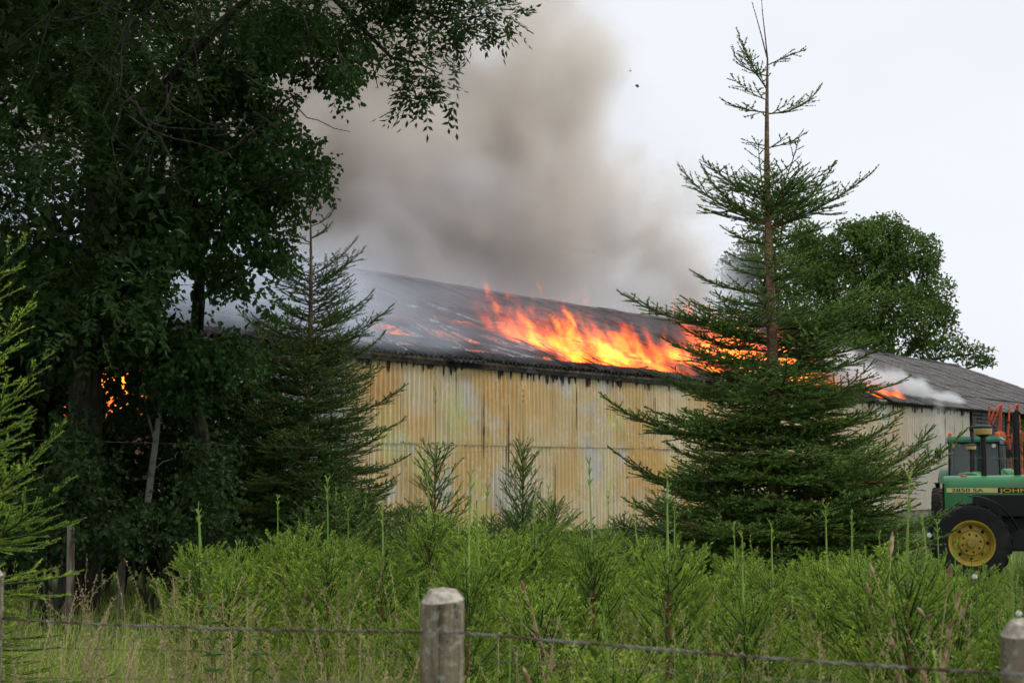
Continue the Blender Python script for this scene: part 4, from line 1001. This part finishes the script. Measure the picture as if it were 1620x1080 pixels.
# dry dock stalks at the right
m_dock = M('dry_dock', (.30, .19, .10), .9, fn=lambda: mixc(noise(ob(), 20, 3).ramp(.4, .6), (.22, .12, .06), (.42, .33, .20)))
def dock(px, Yd, h, lean, label, seed):
    g = np.random.default_rng(seed); e = empty('dock_plant', (gx(px, Yd), Yd, 0)); tag(e, label, 'weed'); mb = MB()
    top = Vector((lean, 0, h)); pts = [Vector((lean * (i / 8) ** 1.6, .02 * math.sin(i), h * i / 8)) for i in range(9)]; mb.tube(pts, [.006 - .0005 * i for i in range(9)], 6)
    for k in range(7):
        i = g.integers(3, 9) if k else 8; p = pts[min(i, 8)]; d = Vector((g.normal(0, .5), g.normal(0, .4), 1)).normalized(); L = g.uniform(.12, .26); q = p + d * L
        mb.tube([p, p + d * L * .5, q], [.003, .0022, .002], 4)
        ln = g.uniform(.04, .09); MB().tube([q - d * .01, q + d * ln * .3, q + d * ln * .7, q + d * ln], [.003, .0085, .007, .002], 6).build('seed_head', m_dock, e, smooth=True)
    mb.build('stem', m_dock, e)
dock(1455, 5.3, 1.25, -.12, 'tall brown dried weed with drooping seed heads in front of the tractors, left one', 1)
dock(1470, 5.0, 1.10, .03, 'brown dried weed leaning beside the taller dried weed at the right', 2)
dock(1385, 5.6, 1.0, .02, 'brown dried weed stalk in front of the dark spruce foot', 3)
dock(862, 5.6, .98, .0, 'thin tan weed stalk right of the wooden post', 4)
# white seed tufts
m_white = M('white_tuft', (.8, .8, .78), .9)
for (px, py, Yd, lb) in [(1470, 846, 6.0, 'white fluffy seed head left of the yellow wheel'), (1542, 912, 5.4, 'white fluffy seed head below the yellow wheel'), (1612, 970, 4.6, 'white fluffy seed head above the right fence post')]:
    p = at(px, py, Yd); e = empty('thistle', (p.x, p.y, 0)); tag(e, lb, 'thistle')
    MB().tube([(0, 0, 0), (.02, 0, p.z * .6), (0, 0, p.z)], [.004, .003, .002], 5).build('stem', m_stem, e)
    g = np.random.default_rng(int(px)); A = np.tile(np.array([[0, 0, p.z]]), (90, 1)); d = nrm(g.normal(size=(90, 3)) + np.array([0, 0, .3])); V, F, T = prisms(A, A + d * .011, np.full(90, .0012), np.full(90, .0004), np.zeros(90))
    put('seed_tuft', mesh_np('seed_tuft', V, F, [m_white], None, T), e)

# front fence posts and wires
m_post = M('lichened_post', (.2, .17, .13), .95, fn=lambda: mixc(noise(vadd(wpos(), (5, 0, 0)), 55, 6, .72).ramp(.50, .64) * .8, mixc(noise(vmul(wpos(), (60, 60, 2.2)), 1.0, 4, .6).ramp(.56, .63), mixc(noise(vmul(wpos(), (12, 12, 2)), 2.2, 4).ramp(.4, .6), (.11, .09, .05), (.22, .18, .12)), (.03, .025, .02)), (.34, .335, .29)),
           bump=lambda: (noise(vmul(wpos(), (14, 14, 2)), 5, 4) + noise(wpos(), 60, 3) * .6, .7, .008))
m_ptop = M('weathered_post_top', (.48, .42, .34), .95, fn=lambda: mixc(noise(wpos(), 60, 4).ramp(.4, .6), (.28, .24, .19), (.44, .39, .33)), bump=lambda: (noise(wpos(), 120, 3), .6, .004))
def fence_post(px, Yd, ztop, rad, label, seed, lean=0):
    g = random.Random(seed); e = empty('fence_post', (gx(px, Yd), Yd, 0)); e.rotation_euler.y = lean; tag(e, label, 'post', 'wooden posts of the front wire fence'); mb = MB(); n = 20; v = []; f = []
    lob = [1 + .07 * math.cos(2 * a * 2 * math.pi / n + 1) + .03 * g.uniform(-1, 1) for a in range(n)]
    zs = [-.1, .3, .7, ztop - .3, ztop - .12, ztop - .03, ztop - .012]
    for i, z in enumerate(zs):
        for k in range(n):
            a = 2 * math.pi * k / n; r = rad * lob[k] * (1 + .012 * g.uniform(-1, 1)) * (.985 if i == len(zs) - 1 else 1); v.append((r * math.cos(a), r * math.sin(a), z + (.0 if i < 5 else .006 * math.sin(a * 1 + 1))))
    for i in range(len(zs) - 1):
        for k in range(n): k2 = (k + 1) % n; f.append((i * n + k, i * n + k2, (i + 1) * n + k2, (i + 1) * n + k))
    mb.add(v, f); mb.build('shaft', m_post, e, smooth=True)
    # slightly ridged sawn top
    t = MB(); v = []
    for k in range(n): a = 2 * math.pi * k / n; r = rad * lob[k] * .985; v.append((r * math.cos(a), r * math.sin(a), zs[-1] + .006 * math.sin(a + 1)))
    rid = [(-rad * .35, 0, ztop + .012), (0, rad * .1, ztop + .022), (rad * .3, 0, ztop + .012)]
    v += [(x * .62, y * .62, ztop + .004 + .010 * (1 - abs(y) / rad)) for x, y, _ in v[:n]]; v.append((0, .1 * rad, ztop + .018))
    t.add(v, [(k, (k + 1) % n, (k + 1) % n + n, k + n) for k in range(n)] + [(n + k, n + (k + 1) % n, 2 * n) for k in range(n)]); t.build('top', m_ptop, e)
    st = MB(); zs_ = ztop - (.085 if px > 0 else .1); a_ = -math.pi / 2 + .25
    q = [Vector((rad * 1.0 * math.cos(a_), rad * 1.0 * math.sin(a_), zs_ + .012)), Vector((rad * 1.18 * math.cos(a_), rad * 1.18 * math.sin(a_), zs_ + .006)), Vector((rad * 1.18 * math.cos(a_), rad * 1.18 * math.sin(a_), zs_ - .01)), Vector((rad * 1.0 * math.cos(a_), rad * 1.0 * math.sin(a_), zs_ - .016))]
    st.tube(q, .0018, 6).build('staple', m_wire, e, smooth=True)
    return e
m_wire = M('rusty_wire', (.18, .15, .13), .6, metal=.6, fn=lambda: mixc(noise(wpos(), 14, 3).ramp(.4, .6), (.11, .065, .045), (.24, .225, .21)))
fence_post(697, 3.3, at(697, 941, 3.3).z, .0485, 'lichen spotted round wooden post with pale sawn top near the bottom centre', 1, .005)
fence_post(1611, 2.75, at(1611, 992, 2.75).z, .040, 'round wooden post cut off by the bottom right corner', 2)
fence_post(-12, 4.0, at(-12, 905, 4.0).z, .040, 'wooden post cut off by the left edge', 3)
def twist(name, pts, r, label, strands=2, cat='wire', pitch=.05, grp=None):
    mb = MB(); pts = [Vector(p) for p in pts]; L = sum((b - a).length for a, b in zip(pts, pts[1:])); n = int(L / (pitch / 6))
    def pos(u):
        k = u * (len(pts) - 1); i = min(int(k), len(pts) - 2); f = k - i; p0 = pts[max(i - 1, 0)]; p1 = pts[i]; p2 = pts[i + 1]; p3 = pts[min(i + 2, len(pts) - 1)]
        return .5 * ((2 * p1) + (p2 - p0) * f + (2 * p0 - 5 * p1 + 4 * p2 - p3) * f * f + (3 * p1 - p0 - 3 * p2 + p3) * f ** 3)
    for s in range(strands):
        P_ = []
        for i in range(n + 1):
            a = 2 * math.pi * i / 6 + s * math.pi; P_.append(pos(i / n) + Vector((0, math.cos(a), math.sin(a))) * r * (1 if strands > 1 else 0))
        mb.tube(P_, r, 5)
    o = mb.build(name, m_wire, None, smooth=True); return tag(o, label, cat, grp)
yf = lambda px: 3.3 + (px - 697) * (-.6 / 900) if px > 697 else 3.3 + (697 - px) * (.75 / 700)
def wl_(pts, dy=.045): return [tuple(at(px, py, yf(px) - dy)) for px, py in pts]
twist('fence_wire', wl_([(-60, 970), (44, 981), (300, 992), (500, 997), (655, 999), (735, 1001), (1000, 1023), (1250, 1043), (1575, 1064), (1680, 1070)]), .0019, 'upper twisted rusty wire strung between the front wooden posts', grp='wires of the front fence')
twist('fence_wire', wl_([(-60, 1020), (150, 1026), (400, 1031), (660, 1036), (760, 1042), (1100, 1064), (1500, 1092)]), .0008, 'second thin wire just below the twisted rusty wire', 1, grp='wires of the front fence')
twist('fence_wire', wl_([(-60, 1070), (300, 1074), (660, 1082)]), .0009, 'lowest thin wire near the bottom left', 1, grp='wires of the front fence')
m_stake = M('stake_wood', (.16, .13, .10), .9, fn=lambda: mixc(noise(vmul(wpos(), (8, 8, 1)), 3, 3).ramp(.4, .6), (.10, .08, .06), (.24, .20, .16)))
for (px, py, Yd, r, lb) in [(79, 823, 16.5, .035, 'thin wooden stake, leftmost of the stakes under the dark trees'), (112, 829, 15.2, .042, 'middle wooden stake under the dark trees'), (193, 826, 16.0, .04, 'right wooden stake beside the pale stemmed tree')]:
    e = at(px, py, Yd); mb = MB(); mb.tube([(0, 0, -.05), (.01, 0, e.z * .5), (0, 0, e.z)], [r, r, r * .9], 9); o = mb.build('wooden_stake', m_stake, None, smooth=True, loc=(e.x, e.y, 0)); tag(o, lb, 'stake', 'wooden stakes of the rear fence')
# thin high wire crossing in front of the wall and the tractors, on slim metal rods
Yw = 11.5
hw = [at(px, py, Yw) for px, py in ((-200, 690), (300, 702), (640, 713), (720, 716), (900, 708), (1180, 716), (1480, 723), (1640, 724), (1900, 722))]
twist('high_wire', hw, .0008, 'thin grey wire crossing in front of the yellow wall and the tractors', 1)
m_rod = M('galvanised_rod', (.35, .36, .36), .5, metal=.8)
for px, lb in ((-190, 'slim metal rod carrying the thin wire at the far left'), (1890, 'slim metal rod carrying the thin wire right of the tractors')):
    p = at(px, 716 if px > 0 else 690, Yw); tag(MB().tube([(0, 0, -.1), (0, 0, p.z + .03)], .007, 8).build('wire_rod', m_rod, None, loc=(p.x, Yw + .012, 0)), lb, 'rod')
# ash flakes in the air
m_fl = M('burnt_paper', (.12, .06, .05), .9)
for (px, py, lb) in ((1008, 136, 'reddish scrap of burnt material floating above the smoke, larger one'), (997, 112, 'tiny dark scrap floating in the smoke edge, upper one'), (1148, 164, 'tiny dark speck in the sky left of the spruce top')):
    p = at(px, py, 30); s = .05 if px == 1008 else .025
    o = MB().prism([(-s, -s * .4), (s * .6, -s * .6), (s, s * .3), (-s * .3, s * .7)], -.002, .002).build('burnt_scrap', m_fl, None, loc=p); o.rotation_euler = (.3, .5, .4); tag(o, lb, 'burnt scrap')
# blue sheeting on a low heap before the wall
m_tarp = M('blue_tarpaulin', (.06, .12, .30), .35, spec=.5)
def tarp():
    n = 60; m = 14; g = random.Random(3); V = []
    for j in range(m):
        for i in range(n):
            u = i / (n - 1); v = j / (m - 1); x = u * 3.4; y = v * 1.2
            z = .42 * math.sin(math.pi * min(1, max(0, v))) ** .5 * (.8 + .2 * math.sin(u * 9)) * min(1, min(u, 1 - u) * 14) + .035 * g.uniform(-1, 1) + .03 * math.sin(u * 60 + v * 7)
            V.append((x, y, max(.01, z)))
    F = [(j * n + i, j * n + i + 1, (j + 1) * n + i + 1, (j + 1) * n + i) for j in range(m - 1) for i in range(n - 1)]
    o = MB().add(V, F).build('tarpaulin', m_tarp, None, smooth=False); p = at(700, 840, 21); o.location = (p.x, 22.5, .0); o.rotation_euler.z = .25
    tag(o, 'blue plastic sheet over a low heap behind the young spruces, before the yellow wall', 'tarpaulin')
tarp()
# ------------------------------------------------------------------ tractors.  x rearwards, -y towards the viewer, z up, origin under the front axle
def dirt(c, c2, f=.5): return lambda: mixc(noise(ob(), 3.0, 5, .6).ramp(.45, .75) * f, c, c2)
m_tg = M('tractor_green_paint', (.03, .22, .06), .35, spec=.5, fn=dirt((.035, .22, .075), (.11, .17, .09), .7))
m_tgr = M('faded_green_roof', (.09, .36, .26), .45, spec=.4, fn=dirt((.08, .34, .24), (.16, .36, .27), .6))
m_ty = M('tractor_yellow_paint', (.62, .42, .03), .4, spec=.5, fn=dirt((.50, .35, .04), (.20, .14, .06), .85))
m_stripe = M('pale_yellow_stripe', (.72, .62, .22), .4)
m_tyre = M('tyre_rubber', (.022, .021, .020), .85, fn=dirt((.016, .016, .016), (.06, .055, .045), .5))
m_blk = M('black_paint', (.012, .012, .013), .45)
m_blm = M('dull_black', (.02, .02, .02), .8)
m_glass = M('dusty_cab_glass', (.05, .09, .08), .08, spec=.8)
m_glass.node_tree.nodes['Principled BSDF'].inputs['Alpha'].default_value = .55
m_org = M('orange_beacon', (.75, .13, .01), .25)
m_lamp = M('lamp_glass', (.7, .7, .68), .15)
m_redc = M('faded_red_plastic', (.55, .16, .14), .5)
m_gold = M('golden_bowl', (.42, .30, .09), .4)
m_lett = M('yellow_lettering', (.78, .52, .05), .5); m_letb = M('black_lettering', (.01, .01, .01), .5)
def wheel(parent, c, r, wdt, rim_r, side):
    lug = MB(); prof = [(rim_r * .98, -wdt * .46), (r * .80, -wdt * .53), (r * .93, -wdt * .50), (r * .965, -wdt * .3), (r * .97, 0), (r * .965, wdt * .3), (r * .93, wdt * .50), (r * .80, wdt * .53), (rim_r * .98, wdt * .46)]
    lug.lathe(prof, 'y', 48)
    nl = 20
    for k in range(nl):
        for sg in (-1, 1):
            a = 2 * math.pi * (k + (.5 if sg > 0 else 0)) / nl; V = []
            for (y, rr, da) in ((0.02, .965, 0), (.30, .965, .10), (.50, .93, .17), (.53, .86, .20)):
                for (dr, dd) in ((0, -.035), (.040 if y < .53 else .02, -.028), (.040 if y < .53 else .02, .028), (0, .035)):
                    an = a + da + dd; q = r * (rr + dr * .9) if dr else r * (rr - .01); V.append((q * math.cos(an), sg * y * wdt, q * math.sin(an)))
            f = []
            for i in range(3): 
                for j in range(3): f.append((i * 4 + j, i * 4 + j + 1, i * 4 + 4 + j + 1, i * 4 + 4 + j))
            f += [(0, 1, 2, 3), (15, 14, 13, 12)]
            lug.add(V, f)
    w_ = lug.build('wheel', m_tyre, parent, smooth=True, loc=c)
    rim = MB(); s = side
    rim.lathe([(rim_r * 1.02, s * wdt * .47), (rim_r * 1.0, s * wdt * .50), (rim_r * .94, s * wdt * .47), (rim_r * .90, s * wdt * .30), (rim_r * .84, s * wdt * .25), (rim_r * .82, s * wdt * .02), (rim_r * .60, s * wdt * .06), (rim_r * .52, s * wdt * .18), (rim_r * .20, s * wdt * .22), (rim_r * .18, s * wdt * .34), (0.001, s * wdt * .36)], 'y', 40)
    rim.build('rim', m_ty, w_, smooth=True)
    for k in range(8):
        a = 2 * math.pi * k / 8 + .2; b = MB(); b.lathe([(0.001, s * wdt * .225), (.016, s * wdt * .225), (.016, s * wdt * .15)], 'y', 8, (rim_r * .40 * math.cos(a), 0, rim_r * .40 * math.sin(a))); b.build('bolt', m_blm, w_)
    h = MB()
    for k in range(8):   # openings of the disc
        a = 2 * math.pi * k / 8; h.lathe([(0.001, s * wdt * .075), (rim_r * .075, s * wdt * .075), (rim_r * .075, s * wdt * .04)], 'y', 10, (rim_r * .70 * math.cos(a), 0, rim_r * .70 * math.sin(a)))
    o = h.build('rim_holes', m_blm, w_); o.name = 'rim_hole'; o['kind'] = 'stuff'
    return w_
def text(body, size, mat, parent, loc, sx=1.0, width=None):
    c = bpy.data.curves.new('t', 'FONT'); c.body = body; c.size = size; c.extrude = .001; c.offset = .0009
    o = bpy.data.objects.new('t', c); S.collection.objects.link(o); bpy.context.view_layer.update()
    me = bpy.data.meshes.new_from_object(o.evaluated_get(bpy.context.evaluated_depsgraph_get())); bpy.data.objects.remove(o)
    xs = [v.co.x for v in me.vertices]; me.name = 'lettering'; me.materials.clear(); me.materials.append(mat)
    if width: sx = width / (max(xs) - min(xs))
    q = put('lettering', me, parent, loc); q['kind'] = 'stuff'; q.rotation_euler = (R(90), 0, 0); q.scale = (sx, 1, 1); return q
def tractor(name, loc, rz, label, near=True, roof_mat=None):
    t = empty(name, loc, rz); tag(t, label, 'tractor')
    # hood: rounded section swept along x
    sec = [(-.31, 1.02), (-.315, 1.30), (-.31, 1.42), (-.29, 1.50), (-.24, 1.55), (-.12, 1.575), (0, 1.58), (.12, 1.575), (.24, 1.55), (.29, 1.50), (.31, 1.42), (.315, 1.30), (.31, 1.02)]
    hb = MB(); V = []; F = []; xs = [(-.34, .94, -.02), (-.31, .985, -.006), (-.22, 1, 0), (.4, 1, .005), (1.0, 1, .02), (1.62, 1.0, .03)]
    for x, sc, dz in xs:
        for y, z in sec: V.append((x, y * sc, z + dz if z > 1.2 else z))
    n = len(sec)
    for i in range(len(xs) - 1):
        for k in range(n - 1): F.append((i * n + k, i * n + k + 1, (i + 1) * n + k + 1, (i + 1) * n + k))
    F.append(tuple(range(n))); F.append(tuple((len(xs) - 1) * n + k for k in range(n))[::-1])
    hb.add(V, F); hb.build('hood', m_tg, t, smooth=True)
    MB().box((-.352, 0, 1.18), (.02, .50, .56)).build('front_grille', m_blm, t)
    for k in range(9): MB().box((-.366, 0, .95 + k * .055), (.012, .48, .018)).build('grille_bar', m_blk, t)
    for s in (-1, 1):
        MB().box((-.372, s * .15, 1.42), (.02, .16, .09), None).build('headlight', m_lamp, t, bevel=.006)
        p = MB(); p.box((.82, s * .319, 1.13), (1.50, .014, .32)); pn = p.build('side_panel', m_blm, t)
        g_ = MB()
        for k in range(15): g_.box((.19 + k * .046, s * .328, 1.14), (.012, .008, .27))
        o = g_.build('vent_slat', m_blk, pn); o['kind'] = 'stuff'
        st = MB(); st.box((.065, s * .3215, 1.36), (.75, .006, .072)).build('yellow_stripe', m_stripe, t)
        MB().box((1.03, s * .3215, 1.36), (1.175, .006, .076)).build('black_stripe', m_blk, t)
    if near:
        text('2850 SA', .076, m_letb, t, (-.24, -.3262, 1.334), width=.47)
        text('JOHN DEERE', .082, m_lett, t, (.475, -.3262, 1.331), width=.92)
    # engine, axle, frame
    e = MB(); e.box((.75, 0, .80), (1.7, .40, .46)); e.box((.3, 0, .62), (1.3, .30, .22)); e.build('engine_block', m_blm, t, bevel=.02)
    MB().box((-.36, 0, .78), (.2, .44, .36)).build('front_weight', m_tg, t, bevel=.03)
    MB().tube([(0, -.68, .58), (0, -.3, .56), (0, .3, .56), (0, .68, .58)], [.11, .08, .08, .11], 12).build('front_axle', m_tg, t, smooth=True)
    MB().box((.9, -.46, .62), (.85, .26, .34)).build('fuel_tank', m_blk, t, bevel=.04)
    for s in (-1, 1):
        wheel(t, (0, s * .80, .58), .585, .36, .335, s)
        wheel(t, (2.42, s * .82, .80), .81, .46, .50, s)
        f = MB(); V = []; F = []; N = 16
        for i in range(N + 1):
            a = R(92 - 76 * i / N)
            for (rr, yy) in ((.69, -.15), (.705, -.15), (.712, 0), (.705, .15), (.69, .15)): V.append((rr * math.cos(a), s * .80 + yy, .58 + rr * math.sin(a)))
        for i in range(N):
            for k in range(5): k2 = (k + 1) % 5; F.append((i * 5 + k, i * 5 + k2, i * 5 + 5 + k2, i * 5 + 5 + k))
        F += [(0, 1, 2, 3, 4), tuple(N * 5 + k for k in (4, 3, 2, 1, 0))]
        f.add(V, F); f.build('front_fender', m_blk, t, smooth=True)
        V = []; F = []
        for i in range(N + 1):
            a = R(165 - 150 * i / N)
            for (rr, yy) in ((.86, -.26), (.885, -.26), (.885, .22), (.86, .22)): V.append((2.42 + rr * math.cos(a), s * .80 + yy, .80 + rr * math.sin(a)))
        for i in range(N):
            for k in range(4): k2 = (k + 1) % 4; F.append((i * 4 + k, i * 4 + k2, i * 4 + 4 + k2, i * 4 + 4 + k))
        F += [(0, 1, 2, 3), tuple(N * 4 + k for k in (3, 2, 1, 0))]
        MB().add(V, F).build('rear_fender', m_tg, t, smooth=True)
    # stacks
    MB().tube([(.27, -.05, 1.55), (.27, -.05, 2.22)], .042, 14).build('intake_pipe', m_blk, t, smooth=True)
    a = MB(); a.lathe([(.05, 2.18), (.10, 2.205), (.10, 2.215), (0.001, 2.215)], 'z', 24, (.27, -.05, 0)); a.build('pre_cleaner_base', m_blk, t, smooth=True)
    a = MB(); a.lathe([(.105, 2.216), (.132, 2.222), (.138, 2.30), (.132, 2.318)], 'z', 28, (.27, -.05, 0)); a.build('pre_cleaner_bowl', m_gold, t, smooth=True)
    a = MB(); a.lathe([(.135, 2.316), (.142, 2.322), (.140, 2.345), (.09, 2.372), (0.001, 2.38)], 'z', 28, (.27, -.05, 0)); a.build('pre_cleaner_cap', m_blk, t, smooth=True)
    MB().tube([(.76, -.05, 1.55), (.76, -.05, 2.45), (.765, -.05, 2.53), (.80, -.05, 2.58)], [.052, .052, .05, .05], 14).build('exhaust_pipe', m_blk, t, smooth=True)
    a = MB(); a.lathe([(.05, 1.56), (.05, 1.59), (.02, 1.60), (0.001, 1.602)], 'z', 20, (-.04, -.14, .0)); a.build('filler_cap', m_redc, t, smooth=True)
    # cab
    x0, x1, y0, zb, zt = 1.64, 3.0, .74, 1.12, 2.42
    MB().box(((x0 + x1) / 2, 0, .95), (x1 - x0, 1.2, .5)).build('cab_floor', m_blm, t)
    MB().box(((x0 + x1) / 2, 0, zb + .18), (x1 - x0, 1.44, .30)).build('cab_base', m_blk, t, bevel=.02)
    for s in (-1, 1):
        for x, dx in ((x0, .05), (x0 + .55, .0), (x1, -.05)):
            MB().tube([(x, s * y0 * .96, zb), (x + dx, s * y0 * .93, zt)], .028, 6).build('cab_pillar', m_blk, t)
        MB().prism([(x0 + .04, zb + .34), (x0 + .53, zb + .34), (x0 + .53, zt - .03), (x0 + .08, zt - .03)], s * .70, s * .706).build('side_window', m_glass, t)
        MB().prism([(x0 + .57, zb + .34), (x1 - .04, zb + .34), (x1 - .08, zt - .03), (x0 + .57, zt - .03)], s * .70, s * .706).build('side_window', m_glass, t)
        MB().tube([(x0 + .06, s * .70, 2.36), (x0 - .22, s * .95, 2.36), (x0 - .24, s * .97, 2.15)], .012, 6).build('mirror_arm', m_lamp if s > 0 else m_blk, t)
        MB().box((x0 - .24, s * .98, 2.10), (.05, .18, .26)).build('mirror', m_blk, t, bevel=.012)
        a = MB(); a.lathe([(.06, 0), (.062, .05), (.056, .11), (.03, .135), (0.001, .14)], 'z', 16, (x0 + .12, s * .66, 2.60)); a.build('beacon', m_org, t, smooth=True)
        a = MB(); a.lathe([(0.001, 0), (.055, -.01), (.065, .03), (.04, .09)], 'x', 16, (x0 - .10, s * .56, 2.34)); a.build('work_light', m_lamp, t, smooth=True)
    MB().box((x0 + .02, 0, (zb + zt) / 2 + .17), (.008, 1.34, 1.0), (0, .04, 0)).build('windscreen', m_glass, t)
    MB().box((x1 - .02, 0, (zb + zt) / 2 + .17), (.008, 1.34, 1.0), (0, -.04, 0)).build('rear_window', m_glass, t)
    MB().box(((x0 + x1) / 2, 0, 2.43), (x1 - x0 + .04, 1.46, .07)).build('roof_frame', m_blk, t)
    MB().box(((x0 + x1) / 2 - .02, 0, 2.535), (x1 - x0 + .22, 1.56, .15)).build('cab_roof', roof_mat or m_tgr, t, bevel=.055, smooth=True)
    MB().box((2.45, 0, 1.45), (.42, .45, .12)).box((2.65, 0, 1.72), (.12, .44, .50)).build('seat', m_blm, t, bevel=.04)
    a = MB(); a.tube([(1.85, 0, 1.3), (2.0, 0, 1.62)], .03, 8); a.lathe([(.18, 1.62), (.195, 1.64), (.18, 1.66), (.165, 1.64), (.18, 1.62)], 'z', 24, (2.0, 0, 0)); a.build('steering_wheel', m_blk, t, smooth=True)
    for k in range(3): MB().box((1.95, -.74, .45 + k * .26), (.34, .2, .03)).build('step', m_blk, t)
    return t
YT = 22.35
tractor('tractor', (gx(1550, YT - .8) + .04, YT, 0), R(-14), 'green and yellow tractor at the right edge, hood lettered 2850 SA, front wheel in view')
tb_ = tractor('tractor', (gx(1545, 42) - .90, 42 - 2.1, 0), R(67), 'green tractor with glazed cab and orange beacons standing behind the lettered one', near=False)
# red hay tedder folded up behind the tractors
m_red = M('orange_red_paint', (.5, .09, .04), .6, fn=dirt((.50, .10, .045), (.22, .07, .05), .8))
YH = 47.5
hx = gx(1585, YH); hr = empty('hay_tedder', (hx, YH, 0)); tag(hr, 'folded red hay tedder with upright tubular arms behind the tractor cab', 'hay machine')
def hp(px, py, dy=0): p = at(px, py, YH + dy); return (p.x - hx, dy, p.z)
for nm, pts, r in (('arm', [(1565, 643, 0), (1565, 700, 0)], .06), ('arm', [(1585, 639, 0), (1572.5, 648, -.2), (1571, 655, -.2), (1563, 676, -.1), (1560, 700, 0)], .055), ('arm', [(1583.5, 640, 0), (1581.5, 690, .1)], .085), ('tine_bar', [(1580, 648, .3), (1570, 672, .3)], .05),
                   ('arm', [(1611, 639, 0), (1597, 646, -.2), (1594.6, 687, -.2), (1598, 708, -.2), (1600, 745, 0)], .055), ('arm', [(1609, 641, 0), (1613, 672, .2), (1616, 715, .2), (1617, 760, 0)], .08),
                   ('cross_tube', [(1597, 689, 0), (1613, 683, 0)], .035), ('cross_tube', [(1594, 697, 0), (1616, 691, 0)], .045), ('cross_tube', [(1545, 690, .2), (1578, 694, 0)], .09), ('cross_tube', [(1550, 697, .2), (1617, 700, .2)], .07), ('main_beam', [(1545, 745, .3), (1630, 750, .3)], .1), ('drawbar', [(1585, 748, .2), (1560, 775, -1.6)], .07), ('leg', [(1560, 700, .2), (1560, 750, .3)], .07), ('leg', [(1581, 690, .1), (1583, 750, .3)], .07)):
    MB().tube([hp(*p) for p in pts], r * .62, 8).build(nm, m_red, hr, smooth=True)
for (px, py, r) in ((1582, 691, .21), (1611, 691, .24)):
    p = hp(px, py, -.25); a = MB(); a.lathe([(0.001, -.06), (r * .4, -.06), (r, -.01), (r, .02), (0.001, .03)], 'y', 20, p); a.build('rotor_disc', m_red, hr, smooth=True)
    for k in range(6):
        an = k * 1.047; q = Vector(p); d = Vector((math.cos(an), 0, math.sin(an)))
        MB().tube([q + d * r * .8, q + d * .62, q + d * .66 + Vector((0, .22, 0))], .014, 5).build('tine', m_blm, hr)
for k in range(9):
    p = Vector(hp(1612 + k * .35, 650 + k * 4.6, .1)); MB().tube([p, p + Vector((-.16, -.1, -.03))], .016, 5).build('tine', m_blm, hr)
p = hp(1546, 678, -.3); MB().tube([(p[0] - .24, -.3, p[2]), (p[0] + .24, -.3, p[2])], .10, 14).build('wheel', m_tyre, hr, smooth=True)
for px in (1565, 1612):
    p = hp(px, 775, .3); a = MB(); a.lathe([(.05, -.1), (.26, -.11), (.31, -.06), (.31, .06), (.26, .11), (.05, .1)], 'y', 24, (p[0], .3, .31)); a.build('wheel', m_tyre, hr, smooth=True)
    MB().tube([(p[0], .3, .31), (p[0], .3, hp(px, 745)[2])], .04, 8).build('leg', m_red, hr)
# wire mesh hung in the open bay
wm = MB()
for k in range(22): wm.box((TY + 1.6, -.03, 1.0 + k * .14), (3.6, .012, .012))
for k in range(25): wm.box((TY - .2 + k * .15, -.042, 2.5), (.010, .010, 3.0))
o = wm.build('wire_mesh', m_rod, barn); o['kind'] = 'stuff'
